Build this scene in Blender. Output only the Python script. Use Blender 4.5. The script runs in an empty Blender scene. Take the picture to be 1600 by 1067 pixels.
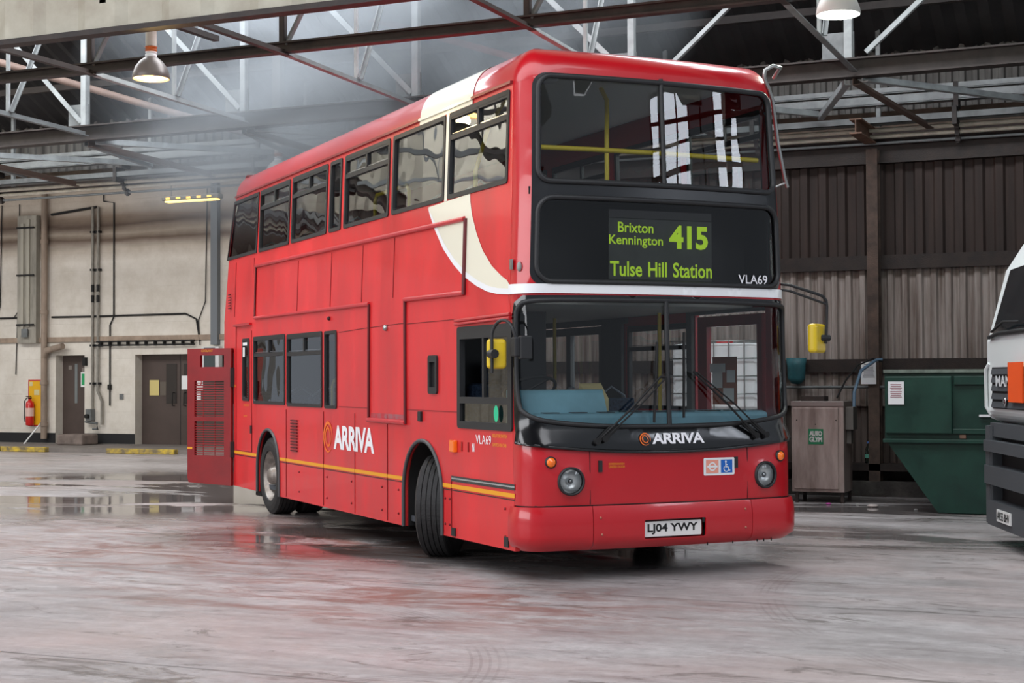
import bpy, math, random
from math import sin, cos, pi, sqrt, atan, asin
from mathutils import Vector, Matrix, Quaternion
from mathutils.geometry import delaunay_2d_cdt
random.seed(7)
scene = bpy.context.scene
C = bpy.context.scene.collection

# ------------------------------------------------------------------ camera
PHI = 0.42            # the building's long wall runs along +X; the camera is turned by PHI
PITCH, ROLL = 0.0242, -0.0042
FOC = 2429.03
cam_d = bpy.data.cameras.new('camera'); cam = bpy.data.objects.new('camera', cam_d); C.objects.link(cam)
cam_d.sensor_width = 36.0; cam_d.lens = FOC/1600*36.0; cam_d.clip_end = 200
def _cam():
    f = Vector((0, cos(PITCH), sin(PITCH))); u = Vector((0, -sin(PITCH), cos(PITCH))); x = Vector((1, 0, 0))
    r2 = cos(ROLL)*x+sin(ROLL)*u; u2 = -sin(ROLL)*x+cos(ROLL)*u
    Rz = Matrix.Rotation(PHI, 3, 'Z')
    r2, u2, f = Rz@r2, Rz@u2, Rz@f
    m = Matrix((r2, u2, -f)).transposed().to_4x4(); m.translation = (0, 0, 1.587)
    return m
cam.matrix_world = _cam()
scene.camera = cam

# ------------------------------------------------------------------ world, lights, exposure
w = bpy.data.worlds.new('world'); scene.world = w; w.use_nodes = True
w.node_tree.nodes['Background'].inputs[0].default_value = (0.80, 0.88, 1.0, 1)
w.node_tree.nodes['Background'].inputs[1].default_value = 0.32
vs = scene.view_settings
vs.view_transform = 'Standard'; vs.look = 'None'; vs.gamma = 1; vs.exposure = 0.32; vs.use_curve_mapping = False
def area(name, loc, target, sx, sy, power, col=(1, 1, 1)):
    d = bpy.data.lights.new(name, 'AREA'); d.shape = 'RECTANGLE'; d.size = sx; d.size_y = sy; d.energy = power; d.color = col
    o = bpy.data.objects.new(name, d); C.objects.link(o); o.location = loc
    o.rotation_euler = (Vector(target)-Vector(loc)).to_track_quat('-Z', 'Y').to_euler()
    return o
# daylight through the rooflights of the bay in front of the bus, of the lattice bay and of the far bay
area('rooflight_and_fill', (-7, 5.0, 8.6), (-7, 5.5, 0), 26, 7, 1500, (0.95, 0.96, 1.0))
area('rooflight_and_fill', (-13, 15.6, 8.2), (-13, 16.2, 0), 22, 2.5, 1600, (0.93, 0.96, 1.0))
area('rooflight_and_fill', (-23, 24.6, 6.1), (-23, 26.6, 0), 20, 4, 900, (1.0, 0.98, 0.95))
area('rooflight_and_fill', (-22, 7.0, 8.9), (-34, 12, 3.0), 16, 7, 2200, (1.0, 0.98, 0.94))  # fill light added on the end wall so the side windows reflect it
# daylight through the open vehicle doors behind the camera
area('doorway_daylight', (-17, -8, 6.0), (-7, 14, 1.2), 20, 5, 1350, (0.96, 0.97, 1.0))

# ------------------------------------------------------------------ helpers
def S2L(c):
    r = []
    for v in c[:3]:
        v = v/255.0
        r.append(v/12.92 if v <= 0.04045 else ((v+0.055)/1.055)**2.4)
    return (r[0], r[1], r[2], 1)
MATS = {}
def pm(name, col, rough=0.5, metal=0.0, var=0.0, scale=4.0, col2=None, bump=0.0, bscale=60, stretch=None, rvar=0.0, emit=None, estr=0, coat=0, spec=None):
    if name in MATS: return MATS[name]
    m = bpy.data.materials.new(name); m.use_nodes = True; MATS[name] = m
    nt = m.node_tree; b = nt.nodes['Principled BSDF']
    b.inputs['Base Color'].default_value = S2L(col); b.inputs['Roughness'].default_value = rough; b.inputs['Metallic'].default_value = metal
    if spec is not None: b.inputs['Specular IOR Level'].default_value = spec
    if coat: b.inputs['Coat Weight'].default_value = coat; b.inputs['Coat Roughness'].default_value = 0.08
    if emit: b.inputs['Emission Color'].default_value = S2L(emit); b.inputs['Emission Strength'].default_value = estr
    if var or col2 or bump or rvar:
        tc = nt.nodes.new('ShaderNodeTexCoord'); mp = nt.nodes.new('ShaderNodeMapping')
        nt.links.new(tc.outputs['Object'], mp.inputs['Vector'])
        if stretch: mp.inputs['Scale'].default_value = stretch
        n = nt.nodes.new('ShaderNodeTexNoise'); n.inputs['Scale'].default_value = scale; n.inputs['Detail'].default_value = 8; n.inputs['Roughness'].default_value = 0.62
        nt.links.new(mp.outputs[0], n.inputs['Vector'])
        if var or col2:
            cr = nt.nodes.new('ShaderNodeValToRGB')
            c1 = S2L(col); c2 = S2L(col2) if col2 else tuple(min(1, x*(1-var)) for x in c1[:3])+(1,)
            c3 = c1 if col2 else tuple(min(1, x*(1+var)) for x in c1[:3])+(1,)
            cr.color_ramp.elements[0].position = 0.35; cr.color_ramp.elements[1].position = 0.65
            cr.color_ramp.elements[0].color = c2; cr.color_ramp.elements[1].color = c3
            nt.links.new(n.outputs['Fac'], cr.inputs[0]); nt.links.new(cr.outputs[0], b.inputs['Base Color'])
        if rvar:
            mr = nt.nodes.new('ShaderNodeMapRange'); mr.inputs['From Min'].default_value = .3; mr.inputs['From Max'].default_value = .7
            mr.inputs['To Min'].default_value = max(0.02, rough-rvar); mr.inputs['To Max'].default_value = rough+rvar
            nt.links.new(n.outputs['Fac'], mr.inputs['Value']); nt.links.new(mr.outputs[0], b.inputs['Roughness'])
        if bump:
            n2 = nt.nodes.new('ShaderNodeTexNoise'); n2.inputs['Scale'].default_value = bscale; n2.inputs['Detail'].default_value = 4
            nt.links.new(mp.outputs[0], n2.inputs['Vector'])
            bp = nt.nodes.new('ShaderNodeBump'); bp.inputs['Strength'].default_value = bump; bp.inputs['Distance'].default_value = 0.02
            nt.links.new(n2.outputs['Fac'], bp.inputs['Height']); nt.links.new(bp.outputs[0], b.inputs['Normal'])
    return m
def glass(name, tint=(0.75, 0.80, 0.80), ior=1.6, rough=0.0, wave=0.0, refl=(1, 1, 1)):
    if name in MATS: return MATS[name]
    m = bpy.data.materials.new(name); m.use_nodes = True; MATS[name] = m
    nt = m.node_tree; nt.nodes.clear()
    out = nt.nodes.new('ShaderNodeOutputMaterial'); mix = nt.nodes.new('ShaderNodeMixShader')
    t = nt.nodes.new('ShaderNodeBsdfTransparent'); t.inputs[0].default_value = tuple(tint)+(1,)
    g = nt.nodes.new('ShaderNodeBsdfGlossy'); g.inputs['Roughness'].default_value = rough; g.inputs['Color'].default_value = tuple(refl)+(1,)
    fr = nt.nodes.new('ShaderNodeFresnel'); fr.inputs['IOR'].default_value = ior
    if wave:
        tc = nt.nodes.new('ShaderNodeTexCoord'); n = nt.nodes.new('ShaderNodeTexNoise'); n.inputs['Scale'].default_value = 1.6; n.inputs['Detail'].default_value = 1
        nt.links.new(tc.outputs['Object'], n.inputs['Vector'])
        bp = nt.nodes.new('ShaderNodeBump'); bp.inputs['Strength'].default_value = wave; bp.inputs['Distance'].default_value = 0.02
        nt.links.new(n.outputs['Fac'], bp.inputs['Height']); nt.links.new(bp.outputs[0], g.inputs['Normal'])
    nt.links.new(fr.outputs[0], mix.inputs[0]); nt.links.new(t.outputs[0], mix.inputs[1]); nt.links.new(g.outputs[0], mix.inputs[2])
    nt.links.new(mix.outputs[0], out.inputs[0])
    return m
def emis(name, col, s):
    return pm(name, col, 0.5, emit=col, estr=s)

class MB:
    def __init__(s): s.v = []; s.f = []; s.sm = []
    def add(s, vs_, fs, smooth=False):
        o = len(s.v); s.v += [tuple(v) for v in vs_]
        for f in fs: s.f.append(tuple(i+o for i in f)); s.sm.append(smooth)
        return s
    def box(s, x0, y0, z0, x1, y1, z1, M=None):
        P = [(x0, y0, z0), (x1, y0, z0), (x1, y1, z0), (x0, y1, z0), (x0, y0, z1), (x1, y0, z1), (x1, y1, z1), (x0, y1, z1)]
        if M is not None: P = [tuple(M@Vector(p)) for p in P]
        return s.add(P, [(0, 3, 2, 1), (4, 5, 6, 7), (0, 1, 5, 4), (1, 2, 6, 5), (2, 3, 7, 6), (3, 0, 4, 7)])
    def cbox(s, c, d, M=None):
        return s.box(c[0]-d[0]/2, c[1]-d[1]/2, c[2]-d[2]/2, c[0]+d[0]/2, c[1]+d[1]/2, c[2]+d[2]/2, M)
    def bar(s, a, b, wd, ht, up=(0, 0, 1)):          # square bar between points
        a = Vector(a); b = Vector(b); d = (b-a).normalized(); u = Vector(up)
        if abs(d.dot(u)) > 0.98: u = Vector((0, 1, 0))
        x = d.cross(u).normalized()*wd/2; y = x.cross(d).normalized()*ht/2
        P = [a-x-y, a+x-y, a+x+y, a-x+y, b-x-y, b+x-y, b+x+y, b-x+y]
        return s.add(P, [(0, 3, 2, 1), (4, 5, 6, 7), (0, 1, 5, 4), (1, 2, 6, 5), (2, 3, 7, 6), (3, 0, 4, 7)])
    def ibeam(s, a, b, wd, ht, t=0.02):
        a = Vector(a); b = Vector(b); z = Vector((0, 0, ht/2-t/2))
        s.bar(a, b, t*.7, ht-2*t); s.bar(a+z, b+z, wd, t); s.bar(a-z, b-z, wd, t); return s
    def angle(s, a, b, wd, t=0.012):                  # L section
        a = Vector(a); b = Vector(b); d = (b-a).normalized(); u = Vector((0, 0, 1))
        if abs(d.dot(u)) > 0.98: u = Vector((0, 1, 0))
        x = d.cross(u).normalized(); y = x.cross(d).normalized()
        s.bar(a, b, t, wd, u); s.bar(a+x*wd/2-y*wd/2, b+x*wd/2-y*wd/2, wd, t, u); return s
    def tube(s, pts, r, n=10, closed=False, caps=True):
        pts = [Vector(p) for p in pts]; N = len(pts); rings = []
        up = None
        for i, p in enumerate(pts):
            if closed: d = pts[(i+1) % N]-pts[i-1]
            else: d = pts[min(i+1, N-1)]-pts[max(i-1, 0)]
            d = d.normalized()
            if up is None:
                up = Vector((0, 0, 1)) if abs(d.z) < .9 else Vector((1, 0, 0))
            x = d.cross(up).normalized(); up = x.cross(d).normalized()
            rr = r[i] if isinstance(r, (list, tuple)) else r
            rings.append([p+(x*cos(2*pi*k/n)+up*sin(2*pi*k/n))*rr for k in range(n)])
        V = [v for R in rings for v in R]; F = []
        for i in range(N if closed else N-1):
            j = (i+1) % N
            for k in range(n): F.append((i*n+k, i*n+(k+1) % n, j*n+(k+1) % n, j*n+k))
        s.add(V, F, True)
        if caps and not closed: s.add(rings[0], [tuple(range(n))[::-1]]); s.add(rings[-1], [tuple(range(n))])
        return s
    def cyl(s, a, b, r, n=20, r2=None): return s.tube([a, b], [r, r if r2 is None else r2], n)
    def lathe(s, prof, n=32, M=None, axis='Z', smooth=True):
        V = []; F = []
        for (r, h) in prof:
            for k in range(n):
                c_, s_ = cos(2*pi*k/n)*r, sin(2*pi*k/n)*r
                p = Vector((c_, s_, h)) if axis == 'Z' else (Vector((h, c_, s_)) if axis == 'X' else Vector((s_, h, c_)))
                V.append(M@p if M is not None else p)
        for i in range(len(prof)-1):
            for k in range(n): F.append((i*n+k, i*n+(k+1) % n, (i+1)*n+(k+1) % n, (i+1)*n+k))
        return s.add(V, F, smooth)
    def prism(s, pts, fa, fb):                         # closed polygon in 2D, fa / fb map to the two ends
        n = len(pts); s.add([fa(*p) for p in pts], [tuple(range(n))]); s.add([fb(*p) for p in pts], [tuple(range(n))[::-1]])
        V = [fa(*p) for p in pts]+[fb(*p) for p in pts]
        return s.add(V, [(i, (i+1) % n, n+(i+1) % n, n+i) for i in range(n)])
    def sphere(s, c, r, n=14, m=8, sc=(1, 1, 1)):
        prof = [(sin(pi*i/m)*r+1e-5, -cos(pi*i/m)*r) for i in range(m+1)]
        M = Matrix.Translation(c)@Matrix.Diagonal((sc[0], sc[1], sc[2], 1))
        return s.lathe(prof, n, M)
    def build(s, name, mat, parent=None, bevel=0, loc=None, smooth=None, seg=2):
        me = bpy.data.meshes.new(name); me.from_pydata(s.v, [], s.f)
        me.polygons.foreach_set('use_smooth', s.sm if smooth is None else [smooth]*len(s.f))
        me.materials.append(mat); me.update()
        import bmesh
        bm = bmesh.new(); bm.from_mesh(me); bmesh.ops.recalc_face_normals(bm, faces=bm.faces); bm.to_mesh(me); bm.free()
        o = bpy.data.objects.new(name, me); C.objects.link(o)
        if parent is not None: o.parent = parent
        if loc: o.location = loc
        if bevel:
            md = o.modifiers.new('bevel', 'BEVEL'); md.width = bevel; md.segments = seg; md.limit_method = 'ANGLE'; md.angle_limit = 0.7
        return o
def tag(o, label=None, cat=None, group=None, kind=None):
    if label: o['label'] = label
    if cat: o['category'] = cat
    if group: o['group'] = group
    if kind: o['kind'] = kind
    return o
def empty(name, loc=(0, 0, 0), rz=0, label=None, cat=None, group=None):
    o = bpy.data.objects.new(name, None); C.objects.link(o); o.location = loc; o.rotation_euler = (0, 0, rz); o.empty_display_size = .2
    return tag(o, label, cat, group)
def kids(o): return [c for c in bpy.data.objects if c.parent == o]
def dup(root, loc, rz=None, label=None, group=None):
    r = root.copy(); C.objects.link(r); r.location = loc
    if rz is not None: r.rotation_euler = (0, 0, rz)
    if label: r['label'] = label
    if group: r['group'] = group
    for ch in kids(root):
        c = ch.copy(); C.objects.link(c); c.parent = r
        for g in kids(ch):
            d = g.copy(); C.objects.link(d); d.parent = c
    return r
def struct(name, mb, mat, **k):
    o = mb.build(name, mat, **k); o['kind'] = 'structure'; return o

def inpoly(x, y, poly):
    c = False; n = len(poly); j = n-1
    for i in range(n):
        xi, yi = poly[i]; xj, yj = poly[j]
        if (yi > y) != (yj > y) and x < (xj-xi)*(y-yi)/(yj-yi)+xi: c = not c
        j = i
    return c
def dens(poly, step):
    out = []; n = len(poly)
    for i in range(n):
        a = poly[i]; b = poly[(i+1) % n]; L = math.hypot(b[0]-a[0], b[1]-a[1]); k = max(1, int(L/step))
        for j in range(k): out.append((a[0]+(b[0]-a[0])*j/k, a[1]+(b[1]-a[1])*j/k))
    return out
def rrect(x0, z0, x1, z1, r=0.05, n=5, dz=None):
    P = []
    for cx, cz, a0 in ((x1-r, z0+r, -pi/2), (x1-r, z1-r, 0), (x0+r, z1-r, pi/2), (x0+r, z0+r, pi)):
        for k in range(n+1):
            a = a0+pi/2*k/n; P.append((cx+r*cos(a), cz+r*sin(a)))
    if dz: P = [(x, z+dz(x, z)) for x, z in P]
    return P
def sheet(name, outer, holes, mapf, mat, parent=None, step=0.12, thick=0.03, smooth=True, grid=True, edge=True):
    """flat outline with holes, triangulated and laid on a surface by mapf(u, v, offset)"""
    O = dens(outer, step); H = [dens(h, step) for h in holes]
    pts = []; edges = []
    for loop in [O]+H:
        b = len(pts); pts += loop; edges += [(b+i, b+(i+1) % len(loop)) for i in range(len(loop))]
    if grid:
        xs = [p[0] for p in O]; zs = [p[1] for p in O]
        nx = max(1, int((max(xs)-min(xs))/step)); nz = max(1, int((max(zs)-min(zs))/(step*1.5)))
        bl = [p for loop in [O]+H for p in loop]
        for i in range(1, nx):
            for j in range(1, nz):
                x = min(xs)+(max(xs)-min(xs))*i/nx; z = min(zs)+(max(zs)-min(zs))*j/nz
                if inpoly(x, z, O) and not any(inpoly(x, z, h) for h in H):
                    if min((x-q[0])**2+(z-q[1])**2 for q in bl) > (step*.35)**2: pts.append((x, z))
    r = delaunay_2d_cdt([Vector(p) for p in pts], edges, [], 0, 1e-6)
    V2 = [(v.x, v.y) for v in r[0]]; T = []
    for f in r[2]:
        cx = sum(V2[i][0] for i in f)/len(f); cz = sum(V2[i][1] for i in f)/len(f)
        if inpoly(cx, cz, O) and not any(inpoly(cx, cz, h) for h in H): T.append(tuple(f))
    mb = MB(); n = len(V2)
    top = [mapf(x, z, 0) for x, z in V2]
    if thick:
        bot = [mapf(x, z, -thick) for x, z in V2]
        cnt = {}
        for f in T:
            for i in range(3):
                e = (f[i], f[(i+1) % 3]); k = (min(e), max(e)); cnt[k] = (cnt.get(k, (0, None))[0]+1, e)
        mb.add(top+bot, T+[tuple(i+n for i in f[::-1]) for f in T], smooth)
        rim = [e for c_, e in cnt.values() if c_ == 1]
        mb.add(top+bot, [(e[1], e[0], e[0]+n, e[1]+n) for e in rim], False)
    else: mb.add(top, T, smooth)
    me = bpy.data.meshes.new(name); me.from_pydata(mb.v, [], mb.f); me.polygons.foreach_set('use_smooth', mb.sm); me.materials.append(mat); me.update()
    o = bpy.data.objects.new(name, me); C.objects.link(o)
    if parent is not None: o.parent = parent
    return o
def frame_loop(name, loop, mapf, mat, parent, r=0.02, off=0.0, n=8, step=0.08):
    L = dens(loop, step); mb = MB(); mb.tube([mapf(x, z, off) for x, z in L], r, n, closed=True)
    return mb.build(name, mat, parent)
def text_mesh(name, body, x0, x1, z0, z1, mapf, mat, parent=None, bold=0.0, off=0.004, spacing=1.0, shear=0, word=1.0):
    cu = bpy.data.curves.new('lettering', 'FONT'); cu.body = body; cu.size = 1; cu.offset = bold; cu.space_character = spacing; cu.resolution_u = 3; cu.shear = shear; cu.space_word = word
    cu.space_line = 0.95
    to = bpy.data.objects.new('lettering', cu); C.objects.link(to)
    dg = bpy.context.evaluated_depsgraph_get(); dg.update()
    me = bpy.data.meshes.new_from_object(to.evaluated_get(dg))
    bpy.data.objects.remove(to); bpy.data.curves.remove(cu)
    xs = [v.co.x for v in me.vertices]; ys = [v.co.y for v in me.vertices]
    ax, bx_, ay, by_ = min(xs), max(xs), min(ys), max(ys)
    for v in me.vertices:
        u = x0+(v.co.x-ax)/(bx_-ax)*(x1-x0); q = z0+(v.co.y-ay)/(by_-ay)*(z1-z0)
        v.co = Vector(mapf(u, q, off))
    me.materials.clear(); me.materials.append(mat); me.name = name
    o = bpy.data.objects.new(name, me); C.objects.link(o)
    if parent is not None: o.parent = parent
    return o
def decal(name, loop, mapf, mat, parent, off=0.003, step=0.1, grid=True):
    return sheet(name, loop, [], lambda u, v, o: mapf(u, v, off+o), mat, parent, step=step, thick=0.0, grid=grid)
def rect(x0, z0, x1, z1): return [(x0, z0), (x1, z0), (x1, z1), (x0, z1)]

# ------------------------------------------------------------------ materials
RED = pm('bus_red_paint', (188, 14, 28), 0.30, coat=0.6, var=0.04, scale=1.3, rvar=0.02)
REDD = pm('bus_red_lit', (212, 42, 46), 0.42, coat=0.25, var=0.12, scale=2.2, rvar=0.1, stretch=(1, 1, .35))  # lighter copy of the bus red: reflected light put into the side's colour
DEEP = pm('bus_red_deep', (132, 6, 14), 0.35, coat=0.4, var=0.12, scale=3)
CREAM = pm('livery_cream', (238, 234, 214), 0.35, coat=0.5)
WHITE = pm('white_paint', (236, 238, 240), 0.4)
WTXT = pm('white_lettering', (240, 240, 244), 0.5)
BLK = pm('black_gloss', (14, 15, 17), 0.16, coat=0.5)
RUB = pm('black_rubber', (34, 35, 37), 0.5)
BLKM = pm('black_matt', (18, 18, 19), 0.7)
YEL = pm('yellow_rail', (214, 190, 40), 0.4)
YSTR = pm('yellow_stripe', (232, 160, 30), 0.45)
TYRE = pm('tyre_rubber', (30, 30, 31), 0.62, var=.3, scale=12, bump=.3, bscale=80)
RIM = pm('wheel_rim_steel', (150, 142, 135), 0.45, 0.6, var=.3, scale=8)
CHR = pm('chrome', (200, 202, 204), 0.15, 1.0)
STEEL = pm('galvanised_tube', (170, 172, 170), 0.32, 0.9)
AMB = pm('amber_lens', (235, 110, 10), 0.2, emit=(235, 110, 10), estr=0.15, coat=1)
GL = glass('window_glass', (0.84, 0.88, 0.88), 2.6, wave=0.45)
GLF = glass('windscreen_glass', (0.90, 0.93, 0.93), 1.5, wave=0.12)
GLD = glass('destination_glass', (0.75, 0.76, 0.76), 1.5)
BLUEI = pm('interior_blue_plastic', (140, 196, 214), 0.45, var=.08, scale=3)
GREYI = pm('interior_grey', (150, 152, 150), 0.6)
SEATB = pm('seat_fabric_blue', (52, 72, 98), 0.85, var=.5, scale=40)
ORNG = pm('orange_logo', (235, 110, 30), 0.5)

# ------------------------------------------------------------------ the hall
def floor_material():
    m = bpy.data.materials.new('concrete_floor'); m.use_nodes = True; nt = m.node_tree; N = nt.nodes; L = nt.links
    b = N['Principled BSDF']; tc = N.new('ShaderNodeTexCoord')
    def noise(sc, det, rough, stretch=(1, 1, 1), rot=0, dist=0.0, loc=(0, 0, 0)):
        mp = N.new('ShaderNodeMapping'); mp.inputs['Scale'].default_value = stretch; mp.inputs['Rotation'].default_value = (0, 0, rot); mp.inputs['Location'].default_value = loc
        L.new(tc.outputs['Object'], mp.inputs[0]); n = N.new('ShaderNodeTexNoise'); n.inputs['Scale'].default_value = sc; n.inputs['Detail'].default_value = det
        n.inputs['Roughness'].default_value = rough; n.inputs['Distortion'].default_value = dist; L.new(mp.outputs[0], n.inputs['Vector']); return n.outputs['Fac']
    def ramp(v, p0, p1, c0=(0, 0, 0, 1), c1=(1, 1, 1, 1)):
        r = N.new('ShaderNodeValToRGB'); r.color_ramp.elements[0].position = p0; r.color_ramp.elements[1].position = p1
        r.color_ramp.elements[0].color = c0; r.color_ramp.elements[1].color = c1; L.new(v, r.inputs[0]); return r.outputs[0]
    def mix(f, a, c, mode='MIX'):
        x = N.new('ShaderNodeMixRGB'); x.blend_type = mode
        for i, v in ((0, f), (1, a), (2, c)):
            if isinstance(v, (int, float)): x.inputs[i].default_value = v
            elif isinstance(v, tuple): x.inputs[i].default_value = v
            else: L.new(v, x.inputs[i])
        return x.outputs[0]
    def math_(op, a, c=0.0):
        x = N.new('ShaderNodeMath'); x.operation = op
        for i, v in ((0, a), (1, c)):
            if isinstance(v, (int, float)): x.inputs[i].default_value = v
            else: L.new(v, x.inputs[i])
        return x.outputs[0]
    sx = N.new('ShaderNodeSeparateXYZ'); L.new(tc.outputs['Object'], sx.inputs[0]); X, Y = sx.outputs[0], sx.outputs[1]
    def blob(cx, cy, rx, ry, soft=0.5):
        a = math_('DIVIDE', math_('SUBTRACT', X, cx), rx); c = math_('DIVIDE', math_('SUBTRACT', Y, cy), ry)
        d = math_('SQRT', math_('ADD', math_('MULTIPLY', a, a), math_('MULTIPLY', c, c)))
        mr = N.new('ShaderNodeMapRange'); mr.inputs['From Min'].default_value = 1.0; mr.inputs['From Max'].default_value = soft
        L.new(d, mr.inputs['Value']); return mr.outputs[0]
    base = mix(ramp(noise(.5, 6, .6), .3, .7), S2L((156, 151, 151)), S2L((184, 180, 180)))
    fine = ramp(noise(7, 12, .78), .36, .62, (.72, .71, .71, 1), (1.08, 1.08, 1.08, 1)); base = mix(.9, base, fine, 'MULTIPLY')
    scuff = ramp(noise(3.2, 12, .75, (.5, 2.4, 1), .5, .4, (9, 3, 0)), .56, .64); base = mix(math_('MULTIPLY', scuff, .5), base, S2L((100, 92, 90)))
    # brush and mop streaks running across the yard
    st = ramp(noise(2.2, 12, .72, (.35, 1.6, 1), .25, .8), .44, .56); base = mix(math_('MULTIPLY', math_('SUBTRACT', 1.0, st), .35), base, S2L((120, 112, 110)))
    pink = math_('MULTIPLY', ramp(noise(.45, 5, .6, (.6, 1.1, 1), .4, .5, (3, 1, 0)), .48, .70), .38)
    base = mix(pink, base, S2L((186, 158, 152)))
    # rusty brown stains around the middle of the yard
    red = math_('MULTIPLY', math_('MULTIPLY', ramp(noise(1.3, 12, .75, (.6, 1.5, 1), .3, 1.0), .47, .58), math_('MAXIMUM', blob(-8, 13, 5.0, 4.5, .3), blob(-5.6, 10, 3.4, 1.8, .3))), .8)
    base = mix(red, base, S2L((118, 72, 58)))
    dk = math_('MULTIPLY', ramp(noise(1.1, 12, .75, (.7, 1.6, 1), -.1, 1.2, (7, 2, 0)), .57, .62), .65)
    base = mix(dk, base, S2L((84, 76, 70)))
    # wet floor near the wash area on the left and along the right wall
    wl = math_('MULTIPLY', blob(-13.6, 18.4, 6.5, 5.6, .6), ramp(noise(.55, 5, .55, (.45, 1.1, 1), .1, .9, (1, 5, 0)), .41, .46))
    wr = math_('MULTIPLY', math_('MAXIMUM', blob(-3.0, 19.2, 6.0, 1.9, .5), math_('MULTIPLY', blob(-3.4, 15.6, 3.0, 1.4, .4), .9)), ramp(noise(.9, 6, .6, (.4, 1.8, 1), 0, .6, (4, 4, 0)), .42, .52))
    wb = math_('MULTIPLY', blob(-6.6, 13.9, 3.8, 2.6, .6), ramp(noise(1.0, 9, .65, (.7, 1.5, 1), -.7, .6, (2, 8, 0)), .36, .48))
    wet = math_('MAXIMUM', wl, math_('MAXIMUM', wr, wb))
    base = mix(math_('MULTIPLY', wet, .66), base, S2L((62, 54, 50)))
    wall_edge = ramp(math_('MULTIPLY', math_('ADD', Y, noise(1.5, 6, .6)), .04), .775, .80)
    # expansion joints: three along the wall, one across
    def joint(coord, at, wd, slope=None):
        c = coord
        if slope is not None: c = math_('SUBTRACT', coord, math_('MULTIPLY', X if coord is Y else Y, slope))
        d = math_('ABSOLUTE', math_('SUBTRACT', c, at)); mr = N.new('ShaderNodeMapRange'); mr.inputs['From Min'].default_value = wd; mr.inputs['From Max'].default_value = wd*.4
        L.new(d, mr.inputs['Value']); return mr.outputs[0]
    j = None
    for jj in (joint(Y, 7.15, .022), joint(Y, 10.75, .02), joint(Y, 14.6, .03), joint(Y, 18.3, .03), joint(Y, 22.0, .03), joint(Y, 25.4, .03), joint(X, -12.45, .03, .245), joint(X, 0.2, .02)):
        j = jj if j is None else math_('MAXIMUM', j, jj)
    jn = math_('MULTIPLY', j, ramp(noise(2.5, 5, .7), .3, .6, (.35, .35, .35, 1)))
    base = mix(math_('MULTIPLY', jn, .65), base, S2L((60, 56, 54)))
    # tyre tracks: faint ribbed arcs
    def arc(cx, cy, r, wd, amt, a0x):
        a = math_('SUBTRACT', X, cx); c = math_('SUBTRACT', Y, cy); d = math_('SQRT', math_('ADD', math_('MULTIPLY', a, a), math_('MULTIPLY', c, c)))
        e = math_('ABSOLUTE', math_('SUBTRACT', d, r)); mr = N.new('ShaderNodeMapRange'); mr.inputs['From Min'].default_value = wd; mr.inputs['From Max'].default_value = wd*.8
        L.new(e, mr.inputs['Value'])
        rib = ramp(math_('SINE', math_('MULTIPLY', d, 120)), .35, .65, (.3, .3, .3, 1))
        return math_('MULTIPLY', math_('MULTIPLY', mr.outputs[0], math_('MULTIPLY', rib, ramp(noise(1.1, 3, .5), .42, .6))), amt)
    tr = math_('MAXIMUM', math_('MAXIMUM', arc(-9.6, 10.2, 2.6, .14, .6, 0), arc(-6.6, 6.6, 3.2, .13, .35, 0)), math_('MAXIMUM', arc(-2.2, 5.4, 2.6, .13, .35, 0), arc(2.5, 12.5, 5.6, .13, .3, 0)))
    base = mix(tr, base, S2L((96, 84, 82)))
    L.new(base, b.inputs['Base Color'])
    rg = math_('ADD', math_('MULTIPLY', ramp(noise(1.7, 6, .6, (.6, 1.4, 1)), .3, .7), .28), .30)
    rg = math_('ADD', math_('MULTIPLY', math_('SUBTRACT', 1.0, wet), rg), math_('MULTIPLY', wet, .05)); L.new(rg, b.inputs['Roughness'])
    bp = N.new('ShaderNodeBump'); bp.inputs['Strength'].default_value = .35; bp.inputs['Distance'].default_value = .01
    h = math_('MULTIPLY', math_('SUBTRACT', 1.0, math_('MULTIPLY', wet, .97)), math_('SUBTRACT', noise(14, 8, .7), math_('MULTIPLY', j, .8))); L.new(h, bp.inputs['Height']); L.new(bp.outputs[0], b.inputs['Normal'])
    return m
struct('floor', MB().box(-45, -14, -.3, 22, 31, 0), floor_material())

def corr_wall(mb, x0, x1, z0, z1, y, pitch=.2, dep=.04):
    """corrugated sheet in the plane y, ribs upright"""
    n = int((x1-x0)/pitch); V = []
    prof = []
    for i in range(n):
        a = x0+i*pitch
        prof += [(a, y), (a+pitch*.40, y), (a+pitch*.52, y-dep), (a+pitch*.88, y-dep)]
    prof.append((x0+n*pitch, y))
    for (x, yy) in prof: V += [(x, yy, z0), (x, yy, z1)]
    return mb.add(V, [(2*i, 2*i+2, 2*i+3, 2*i+1) for i in range(len(prof)-1)])
BROWN = pm('brown_sheeting_upper', (62, 48, 43), 0.75, col2=(42, 33, 30), scale=1.6, stretch=(5, 1, .35), bump=.1)
BROWN2 = pm('brown_sheeting_lower', (172, 162, 156), 0.75, col2=(104, 90, 82), scale=1.8, stretch=(6, 1, .3), bump=.1)
GREYC = pm('grey_cladding', (126, 124, 120), 0.7, col2=(88, 85, 82), scale=1.5, stretch=(4, 1, .4))
DKBROWN = pm('dark_brown_steel', (48, 36, 31), 0.6, col2=(30, 23, 21), scale=5, bump=.2)
DKSTEEL = pm('dark_sooty_steel', (52, 45, 43), 0.6, var=.35, scale=4)
LTSTEEL = pm('pale_grey_painted_steel', (150, 155, 156), 0.5, var=.18, scale=5)
MIDSTEEL = pm('grey_painted_steel', (110, 114, 115), 0.55, var=.2, scale=5)
ROOFM = pm('sooty_roof_sheeting', (44, 43, 44), 0.85, var=.35, scale=1.2)
PIPEC = pm('cream_pipe', (188, 182, 168), 0.5, var=.15, scale=6)
CONC = pm('old_concrete', (84, 80, 76), 0.85, col2=(48, 44, 42), scale=3, bump=.4, bscale=20)
WN = 21.3
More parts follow.
